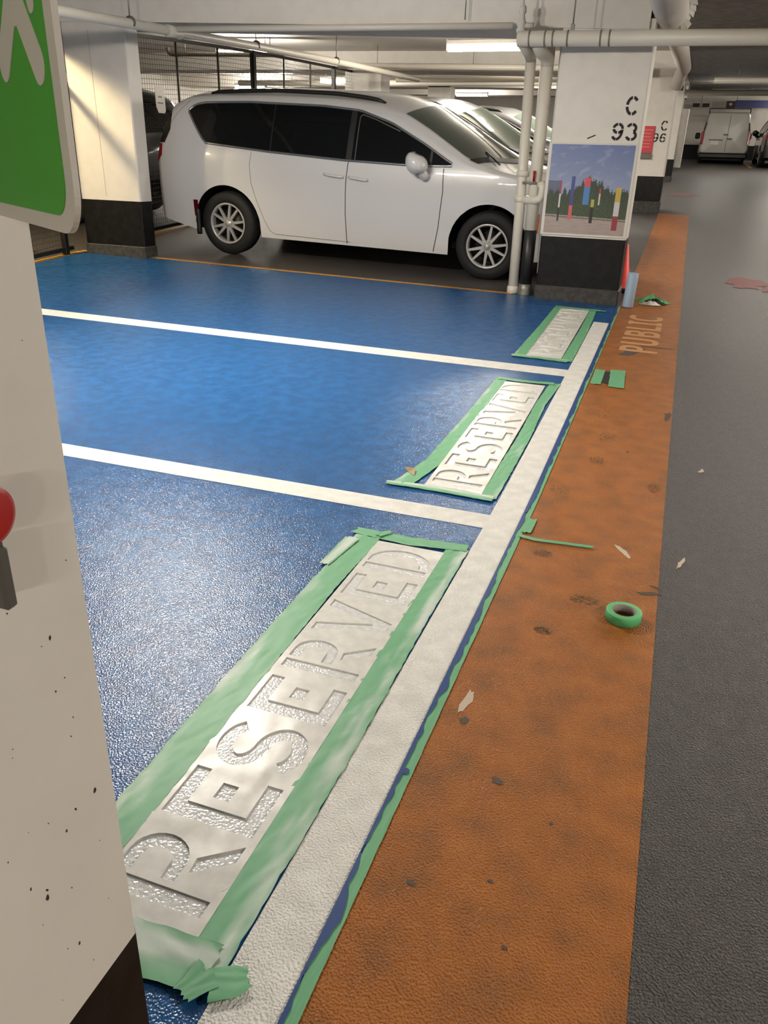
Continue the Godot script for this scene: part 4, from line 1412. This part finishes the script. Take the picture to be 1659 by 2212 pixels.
func car(called: String, label: String, paint: Material, where: Transform3D, detail := true) -> Node3D:
	var t := thing(called, label, "minivan" if detail else "car")
	t.transform = where
	var xs := []
	var x := -2.52
	while x < 2.62:
		xs.append(x)
		x += 0.012 if x < -2.1 or x > 2.4 else 0.035
	xs.append(2.62)
	for c in [-AXLE, AXLE]:
		for e in [-ARCH, ARCH]:
			for d in [-0.004, 0.0, 0.004, 0.012]:
				xs.append(c + e - signf(e) * d)
	xs.sort()
	var ns := 18
	var nt := 12
	var s := st(true)
	var rows := []
	for xx in xs:
		var row := []
		var lo := minf(body_low(xx), body_edge(xx) - 0.02)
		var hi := body_edge(xx)
		for j in ns + 1:
			var y := lerpf(lo, hi, float(j) / ns)
			row.append(Vector3(xx, y, body_z(xx, y)))
		for j in range(1, nt + 1):
			row.append(roof_pt(xx, float(j) / nt, 1.0))
		rows.append(row)
	for side in [1.0, -1.0]:
		var f := Vector3(1, 1, side)
		for i in rows.size() - 1:
			for j in ns + nt:
				var a: Vector3 = rows[i][j] * f
				var b: Vector3 = rows[i + 1][j] * f
				var c: Vector3 = rows[i + 1][j + 1] * f
				var d: Vector3 = rows[i][j + 1] * f
				if side > 0.0:
					quad(s, a, b, c, d)
				else:
					quad(s, a, d, c, b)
	for i in [0, rows.size() - 1]:
		for j in ns + nt:
			var a: Vector3 = rows[i][j]
			var b: Vector3 = rows[i][j + 1]
			quad_out(s, a, b, b * Vector3(1, 1, -1), a * Vector3(1, 1, -1), Vector3.ZERO)
	part(s, "body_shell", paint, t)
	# underbody and wheel wells
	s = st()
	box(s, Vector3(0, 0.34, 0), Vector3(4.6, 0.26, 1.15), 0.03)
	box(s, Vector3(0, 0.29, 0), Vector3(2.1, 0.14, 1.76), 0.03)
	part(s, "underbody", M.black_plastic, t)
	for c in [-AXLE, AXLE]:
		for side in [-1.0, 1.0]:
			s = st(true)
			for i in 16:
				var a := PI * i / 16.0
				var b := PI * (i + 1) / 16.0
				var r := ARCH - 0.006
				quad(s, Vector3(c + cos(a) * r, 0.335 + sin(a) * r, side * 0.972), Vector3(c + cos(b) * r, 0.335 + sin(b) * r, side * 0.972), Vector3(c + cos(b) * r, 0.335 + sin(b) * r, side * 0.55), Vector3(c + cos(a) * r, 0.335 + sin(a) * r, side * 0.55))
			part(s, "wheel_well", M.black_plastic, t)
	for c in [-AXLE, AXLE]:
		for side in [-1.0, 1.0]:
			wheel(t, c, side)
	# glass
	for side in [1.0, -1.0]:
		for g in [["side_window", -2.045, -0.98, M.privacy_glass], ["side_window", -0.965, -0.07, M.privacy_glass], ["front_window", -0.005, 0.86, M.privacy_glass], ["vent_window", 0.885, 1.085, M.privacy_glass]]:
			s = st(true)
			drape(s, g[1], g[2], window_low, window_high, side, 0.004, 40)
			part(s, g[0], g[3], t)
		s = st(true)
		drape(s, -2.04, 1.09, func(xx): return window_low(xx) + 0.004, func(xx): return window_high(xx) - 0.004, side, 0.0022, 80)
		part(s, "window_surround", M.black_plastic, t)
		s = st()
		seam(s, [Vector2(0.035, window_low(0.035) + 0.01), Vector2(0.035, window_high(0.035) - 0.05), Vector2(0.06, window_high(0.06) - 0.022), Vector2(0.20, window_high(0.20) - 0.018), Vector2(0.5, window_high(0.5) - 0.02)], side, 0.009)
		var seal := part(s, "window_seal", M.bracket, t)
		seal.position.z = 0.006 * side
		s = st(true)
		var ring := []
		for i in 61:
			var xx := lerpf(1.10, -2.05, i / 60.0)
			var y := window_high(xx) + 0.005
			ring.append(Vector3(xx, y, (body_z(xx, y) + 0.004) * side))
		for i in 61:
			var xx := lerpf(-2.05, 1.10, i / 60.0)
			var y := window_low(xx) - 0.005
			ring.append(Vector3(xx, y, (body_z(xx, y) + 0.004) * side))
		tube(s, ring, 0.013, 8, false)
		part(s, "window_trim", M.chrome if paint == M.car_white else M.black_plastic, t)
	s = st(true)
	var np := 22
	var nq := 24
	var wp := func(i: int, j: int) -> Vector3:
		var q := float(j) / nq * 2.0 - 1.0
		var side := -1.0 if q < 0.0 else 1.0
		var k := lerpf(0.07, 1.0, 1.0 - absf(q))
		var xh := 0.50 + 0.16 * sin(k * PI / 2)
		var xb := 1.24 + 0.36 * sin(k * PI / 2)
		return roof_off(lerpf(xh, xb, float(i) / np), k, side, 0.006)
	for i in np:
		for j in nq:
			quad(s, wp.call(i, j), wp.call(i, j + 1), wp.call(i + 1, j + 1), wp.call(i + 1, j))
	part(s, "windscreen", M.screen_glass, t)
	s = st(true)
	var cp := func(i: int, j: int) -> Vector3:
		var q := float(j) / nq * 2.0 - 1.0
		var k := lerpf(0.05, 1.0, 1.0 - absf(q))
		var xb := 1.235 + 0.36 * sin(k * PI / 2)
		return roof_off(xb + 0.05 * i, k, -1.0 if q < 0.0 else 1.0, 0.007)
	for i in 2:
		for j in nq:
			quad(s, cp.call(i, j), cp.call(i, j + 1), cp.call(i + 1, j + 1), cp.call(i + 1, j))
	part(s, "cowl", M.black_plastic, t)
	s = st(true)
	var rp := func(i: int, j: int) -> Vector3:
		var q := float(j) / nq * 2.0 - 1.0
		var k := lerpf(0.10, 1.0, 1.0 - absf(q))
		return roof_off(lerpf(-2.455, -2.22, float(i) / 12.0), k, -1.0 if q < 0.0 else 1.0, 0.006)
	for i in 12:
		for j in nq:
			quad(s, rp.call(i, j), rp.call(i, j + 1), rp.call(i + 1, j + 1), rp.call(i + 1, j))
	part(s, "rear_window", M.privacy_glass, t)
	for side in [1.0, -1.0]:
		s = st(true)
		drape(s, -2.490, -2.39, func(xx): return 0.93 + (xx + 2.49) * 1.0, func(xx): return minf(body_edge(xx) - 0.015, 1.15), side, 0.005, 10)
		part(s, "tail_light", M.red_lens, t)
		s = st(true)
		drape(s, -2.43, -2.29, func(xx): return maxf(1.16, body_edge(xx) - 0.20), func(xx): return body_edge(xx) - 0.01, side, 0.005, 10)
		part(s, "smoked_lamp_corner", M.privacy_glass, t)
		s = st(true)
		drape(s, 2.22, 2.52, func(xx): return 0.70, func(xx): return body_edge(xx) - 0.05, side, 0.005, 10)
		part(s, "headlight", M.clear_lens, t)
		# roof rail
		s = st(true)
		var rail := []
		for i in 25:
			var f := i / 24.0
			var xx := lerpf(-1.85, 0.25, f)
			rail.append(roof_pt(xx, 0.16, side) + Vector3(0, 0.038 * pow(sin(f * PI), 0.25) - 0.008, 0))
		tube(s, rail, 0.022, 10)
		part(s, "roof_rail", M.black_plastic, t)
		# mirror
		s = st(true)
		for i in 14:
			for j in 20:
				var v := []
				for c in [[i, j], [i + 1, j], [i + 1, j + 1], [i, j + 1]]:
					var a: float = -PI / 2 + PI * c[0] / 14.0
					var b: float = TAU * c[1] / 20.0
					v.append(Vector3(0.77 + 0.115 * pow(absf(cos(a)), 0.7) * cos(b) - 0.02 * sin(a), 1.11 + 0.095 * sin(a) * (1.0 - 0.15 * cos(b)), side * (1.11 + 0.125 * pow(absf(cos(a)), 0.7) * sin(b))))
				quad_out(s, v[0], v[1], v[2], v[3], Vector3(0.79, 1.115, side * 1.11))
		part(s, "mirror", paint, t)
		s = st(true)
		tube(s, [Vector3(0.84, 0.985, side * 0.985), Vector3(0.83, 1.0, side * 1.05), Vector3(0.81, 1.07, side * 1.10)], 0.050, 12)
		part(s, "mirror_arm", paint, t)
		if not detail:
			continue
		for e in [[[Vector2(-1.20, 1.12), Vector2(-1.215, 1.0), Vector2(-1.20, 0.80), Vector2(-1.14, 0.62), Vector2(-1.06, 0.42), Vector2(-1.0, 0.31), Vector2(-0.93, 0.275), Vector2(0.0, 0.262)], 0.0035], [[Vector2(-0.035, 1.09), Vector2(-0.055, 0.85), Vector2(-0.06, 0.55), Vector2(-0.045, 0.245)], 0.008], [[Vector2(1.02, 1.07), Vector2(1.03, 0.85), Vector2(1.0, 0.50), Vector2(0.955, 0.245)], 0.008], [[Vector2(-2.06, 1.60), Vector2(-2.20, 1.48), Vector2(-2.30, 1.36)], 0.003]]:
			s = st()
			seam(s, e[0], side, e[1])
			part(s, "door_seam", M.seam, t)
		for h in [[-0.31, -0.08], [-0.02, 0.20]]:
			s = st(true)
			var y := 0.945 if h[0] < -0.1 else 0.93
			var hp := []
			for i in 9:
				var f := i / 8.0
				var xx := lerpf(h[0], h[1], f)
				hp.append(Vector3(xx, y - 0.02 * f, (body_z(xx, y) + 0.022 * pow(sin(f * PI), 0.4)) * side))
			tube(s, hp, 0.014, 10)
			part(s, "door_handle", paint, t)
		s = st(true)
		drape(s, -1.975, -1.915, func(xx): return 0.40, func(xx): return 0.58, side, 0.006, 4)
		part(s, "side_reflector", M.maroon_lens, t)
		s = st(true)
		drape(s, 1.99, 2.05, func(xx): return 0.52, func(xx): return 0.70, side, 0.006, 4)
		part(s, "side_marker", M.amber_lens, t)
		# arch lip and mud flap
		s = st(true)
		var flap := []
		for i in 8:
			flap.append(Vector3(-AXLE - ARCH * 0.97 + 0.02, 0.20 + i * 0.04, side * 0.95))
		tube(s, flap, 0.03, 8)
		part(s, "mud_flap", M.black_plastic, t)
		for i in 1:
			s = st(true)
			var q0 := 0.35 + 0.35 * i
			tube(s, [roof_off(1.55 - 0.04 * i, q0 * 0.6, side, 0.018), roof_off(1.35, q0 * 0.6 + 0.2, side, 0.014)], 0.008, 8)
			part(s, "wiper", M.black_plastic, t)
	return t

func stand(at: Vector3, yaw: float) -> Transform3D:
	# rest four wheels on the sloping floor
	var b := Basis(Vector3.UP, yaw)
	var p := []
	for c in [Vector3(AXLE, 0, 0.86), Vector3(AXLE, 0, -0.86), Vector3(-AXLE, 0, -0.86), Vector3(-AXLE, 0, 0.86)]:
		var q: Vector3 = at + b * c
		p.append(on(q.x, q.z))
	var fwd: Vector3 = ((p[0] + p[1]) - (p[2] + p[3])).normalized()
	var right: Vector3 = ((p[0] + p[3]) - (p[1] + p[2])).normalized()
	var up := right.cross(fwd).normalized()
	return Transform3D(Basis(fwd, up, fwd.cross(up)), (p[0] + p[1] + p[2] + p[3]) / 4.0)

func vehicles() -> void:
	car("minivan", "white minivan with black roof rails parked beside the blue stalls", M.car_white, stand(Vector3(-3.41, 0, -9.43), 0.0))
	car("car", "black minivan parked on the far side of the white one", M.car_black, stand(Vector3(-3.55, 0, -12.05), 0.0), false)
	car("car", "grey car beyond the black minivan before column C 96", M.car_grey, stand(Vector3(-4.3, 0, -19.6), 0.0), false)
	car("car", "dark car parked behind the fence mesh by the hanging tag", M.car_black, stand(Vector3(-9.5, 0, -10.3), PI), false)
	car("car", "black car parked next to the far cargo van", M.car_black, stand(Vector3(3.32, 0, -36.1), PI / 2), false)
	cargo_van()

func cargo_van() -> void:
	var t := thing("cargo_van", "white cargo van seen from behind, with a ladder bar on its roof", "van", on(1.13, -36.2))
	var s := st(true)
	# rounded sections swept from the rear doors to the bonnet
	var secs := []
	for c in [[0.0, 0.80, 0.70, 0.42, 1.76], [-0.03, 0.865, 0.73, 0.40, 1.80], [-0.15, 0.90, 0.765, 0.38, 1.84], [-2.6, 0.92, 0.78, 0.36, 1.86], [-3.1, 0.92, 0.72, 0.36, 1.80], [-3.9, 0.90, 0.80, 0.36, 1.15], [-4.7, 0.82, 0.78, 0.40, 0.95], [-4.8, 0.7, 0.7, 0.45, 0.85]]:
		var ring := []
		for p in rrect(-1.0, 0.0, 1.0, 1.0, 0.12, 5):
			var y: float = lerpf(c[3], c[4], p.y)
			ring.append(Vector3(p.x * lerpf(c[1], c[2], smoothstep(0.4, 1.0, p.y)), y, c[0]))
		secs.append(ring)
	for i in secs.size() - 1:
		for k in secs[i].size():
			var m: int = (k + 1) % secs[i].size()
			quad_out(s, secs[i][k], secs[i][m], secs[i + 1][m], secs[i + 1][k], Vector3(0, 1.1, (secs[i][0].z + secs[i + 1][0].z) / 2))
	for e in [0, secs.size() - 1]:
		var mid := Vector3(0, 1.1, secs[e][0].z)
		for k in secs[e].size():
			tri_out(s, mid, secs[e][k], secs[e][(k + 1) % secs[e].size()], Vector3(0, 1.1, -2.4))
	part(s, "body_shell", M.van_white, t)
	s = st()
	box(s, Vector3(-0.0, 0.30, -0.05), Vector3(1.80, 0.20, 0.24), 0.05)
	part(s, "bumper", M.black_plastic, t)
	s = st()
	box(s, Vector3(0, 0.22, -2.3), Vector3(1.5, 0.2, 4.2), 0.03)
	part(s, "underbody", M.black_plastic, t)
	s = st()
	box(s, Vector3(0.06, 1.08, 0.003), Vector3(0.012, 1.28, 0.006))
	part(s, "door_gap", M.seam, t)
	for e in [-1.0, 1.0]:
		s = st()
		box(s, Vector3(e * 0.85, 0.92, -0.02), Vector3(0.10, 0.46, 0.06), 0.02)
		part(s, "tail_light", M.red_lens, t)
		s = st()
		box(s, Vector3(e * 0.80, 1.32, -0.03), Vector3(0.05, 0.30, 0.05), 0.01, Basis(Vector3.BACK, e * 0.2))
		part(s, "corner_strip", M.black_plastic, t)
		s = st()
		box(s, Vector3(e * 1.02, 1.10, -3.2), Vector3(0.20, 0.24, 0.10), 0.04)
		part(s, "mirror", M.black_plastic, t)
		for z in [-0.95, -4.0]:
			s = st(true)
			lathe(s, [Vector2(0, -0.1), Vector2(0.30, -0.1), Vector2(0.33, -0.08), Vector2(0.33, 0.08), Vector2(0.30, 0.1), Vector2(0, 0.1)], 28, Transform3D(Basis(Vector3(0, 1, 0), Vector3(1, 0, 0), Vector3(0, 0, -1)), Vector3(e * 0.76, 0.33, z)))
			part(s, "wheel", M.rubber, t)
	s = st()
	box(s, Vector3(-0.34, 0.86, 0.012), Vector3(0.52, 0.035, 0.03), 0.008)
	part(s, "plate_lamp_bar", M.bracket, t)
	s = st()
	box(s, Vector3(-0.36, 0.76, 0.006), Vector3(0.30, 0.15, 0.012), 0.004)
	part(s, "number_plate", M.sign_white, t)
	for h in [[-0.0, 1.05], [0.16, 0.90]]:
		s = st()
		box(s, Vector3(h[0], h[1], 0.018), Vector3(0.18, 0.05, 0.035), 0.01)
		part(s, "door_handle", M.bracket, t)
	s = st(true)
	tube(s, [Vector3(-0.74, 1.80, -0.25), Vector3(-0.74, 1.97, -0.25), Vector3(0.74, 1.97, -0.25), Vector3(0.74, 1.80, -0.25)], 0.022, 10)
	part(s, "ladder_bar", M.steel_dark, t)

# ---------------------------------------------------------------- far signs
func far_signs() -> void:
	var t := thing("overhead_sign", "navy blue overhead direction sign with a black arrow square near the far wall", "sign", Vector3(2.0, 3.90, -39.0))
	var s := st()
	box(s, Vector3(0.15, 0, 0), Vector3(1.6, 0.28, 0.06), 0.005)
	part(s, "panel", M.navy, t)
	s = st()
	box(s, Vector3(-0.82, -0.02, 0.0), Vector3(0.34, 0.26, 0.062), 0.005)
	part(s, "arrow_square", M.near_black, t)
	s = st()
	prism(s, PackedVector2Array([Vector2(-0.08, 0.02), Vector2(0.02, 0.08), Vector2(0.02, 0.04), Vector2(0.09, 0.02), Vector2(0.02, -0.02), Vector2(0.02, -0.06)]), Transform3D(Basis(), Vector3(-0.82, -0.02, 0.032)), 0.002)
	part(s, "arrow", M.worn_letter, t)
	for x in [-0.6, 0.8]:
		s = st(true)
		tube(s, [Vector3(x, 0.14, 0), Vector3(x, 0.60, 0)], 0.012, 8)
		part(s, "hanger_rod", M.galvanised, t)
	var u := thing("overhead_sign", "small black overhead sign bar left of the cargo van", "sign", Vector3(0.02, 3.86, -39.2))
	for x in [-0.18, 0.20]:
		s = st()
		box(s, Vector3(x, 0, 0), Vector3(0.28, 0.14, 0.05), 0.005)
		part(s, "panel", M.near_black, u)
	s = st(true)
	tube(s, [Vector3(0.01, -0.1, 0), Vector3(0.01, 0.55, 0)], 0.012, 8)
	part(s, "hanger_rod", M.galvanised, u)

# ----------------------------------------------------------------
func _ready() -> void:
	# camera
	var cam := Camera3D.new()
	cam.name = "camera"
	cam.fov = 66.705
	cam.near = 0.02
	cam.far = 200.0
	cam.transform = Transform3D(Basis(Vector3(0.94077, 0.02822, -0.33787), Vector3(-0.16347, 0.91081, -0.37908), Vector3(0.29704, 0.41186, 0.86148)), Vector3(0, 1.375, 0))
	add_child(cam)
	cam.current = true
	# surroundings: an underground level, no sky reaches it
	var env := Environment.new()
	env.background_mode = Environment.BG_COLOR
	env.background_color = Color(0.02, 0.02, 0.02)
	env.tonemap_mode = Environment.TONE_MAPPER_LINEAR
	env.tonemap_exposure = 1.0
	env.sdfgi_enabled = true
	env.ssao_enabled = true
	env.ssil_enabled = true
	var we := WorldEnvironment.new()
	we.name = "environment"
	we.environment = env
	add_child(we)
	materials()
	# the lamps of the level
	var cool := Color(1.0, 0.965, 0.915)
	var warm := Color(1.0, 0.90, 0.70)
	fitting("lit fluorescent fitting over the blue stalls by the middle stencil", on(-3.05, -4.2, 2.46), 1.2, 9.6, cool)
	fitting("lit fluorescent fitting over the minivans, left of column C 93", on(-2.95, -12.5, 2.42), 1.2, 9.6, cool)
	fitting("lit fluorescent fitting over the stalls beside the signed pillar", on(-3.0, 3.4, 2.46), 1.2, 9.6, cool)
	fitting("warm fluorescent fitting in the store behind the gate mesh", Vector3(-7.2, 2.70, -6.2), 1.2, 7.7, warm, true)
	fitting("lit fluorescent fitting just behind the fence mesh over the dark car", on(-7.6, -14.0, 2.40), 1.2, 5.8, cool)
	fitting("lit fluorescent fitting behind the fence, above a service pipe", on(-9.3, -18.0, 2.40), 1.2, 7.7, cool)
	fitting("small lit fitting far behind the fence by the roof rail", on(-13.0, -24.0, 2.30), 1.0, 5.8, cool)
	fitting("lit fluorescent fitting over the far back row behind the fence", on(-13.6, -27.5, 2.22), 1.0, 5.8, cool)
	fitting("lit fluorescent fitting beside the pier past the minivan's roof", on(-8.6, -20.3, 2.31), 0.8, 5.8, cool)
	fitting("lit fluorescent fitting in the far bay over the grey car", on(-8.2, -32.5, 2.30), 1.2, 5.8, cool)
	fitting("lit fluorescent fitting seen between the down pipes", on(-3.2, -19.0, 2.42), 1.2, 7.7, cool)
	fitting("lit fluorescent fitting in the bay beyond column C 96", on(-3.3, -24.0, 2.36), 1.2, 5.8, cool)
	fitting("lit fluorescent fitting across the aisle, facing the stencils", on(3.4, -2.0, 2.46), 1.2, 7.7, cool)
	fitting("lit fitting across the aisle, facing the park poster", on(3.3, -9.5, 2.46), 1.2, 11.0, cool)
	fitting("lit fitting across the aisle, facing the red notice", on(3.8, -18.0, 2.46), 1.2, 7.7, cool)
	fitting("lit fitting across the aisle, past the signed pillar", on(1.5, 4.4, 2.46), 1.2, 9.6, cool)
	fitting("lit fluorescent fitting over the far black car", on(3.4, -31.0, 2.36), 1.2, 7.7, cool)
	fitting("lit fitting over the aisle just before the cargo van", on(0.9, -30.5, 2.36), 1.2, 2.5, cool)
	fitting("lit fitting by the far wall beside the blue overhead sign", on(3.6, -38.0, 2.36), 1.2, 4.0, cool)
	structure()
	columns()
	near_pillar()
	stencils()
	fence()
	vehicles()
	pipes()
	loose_tape()
	far_signs()
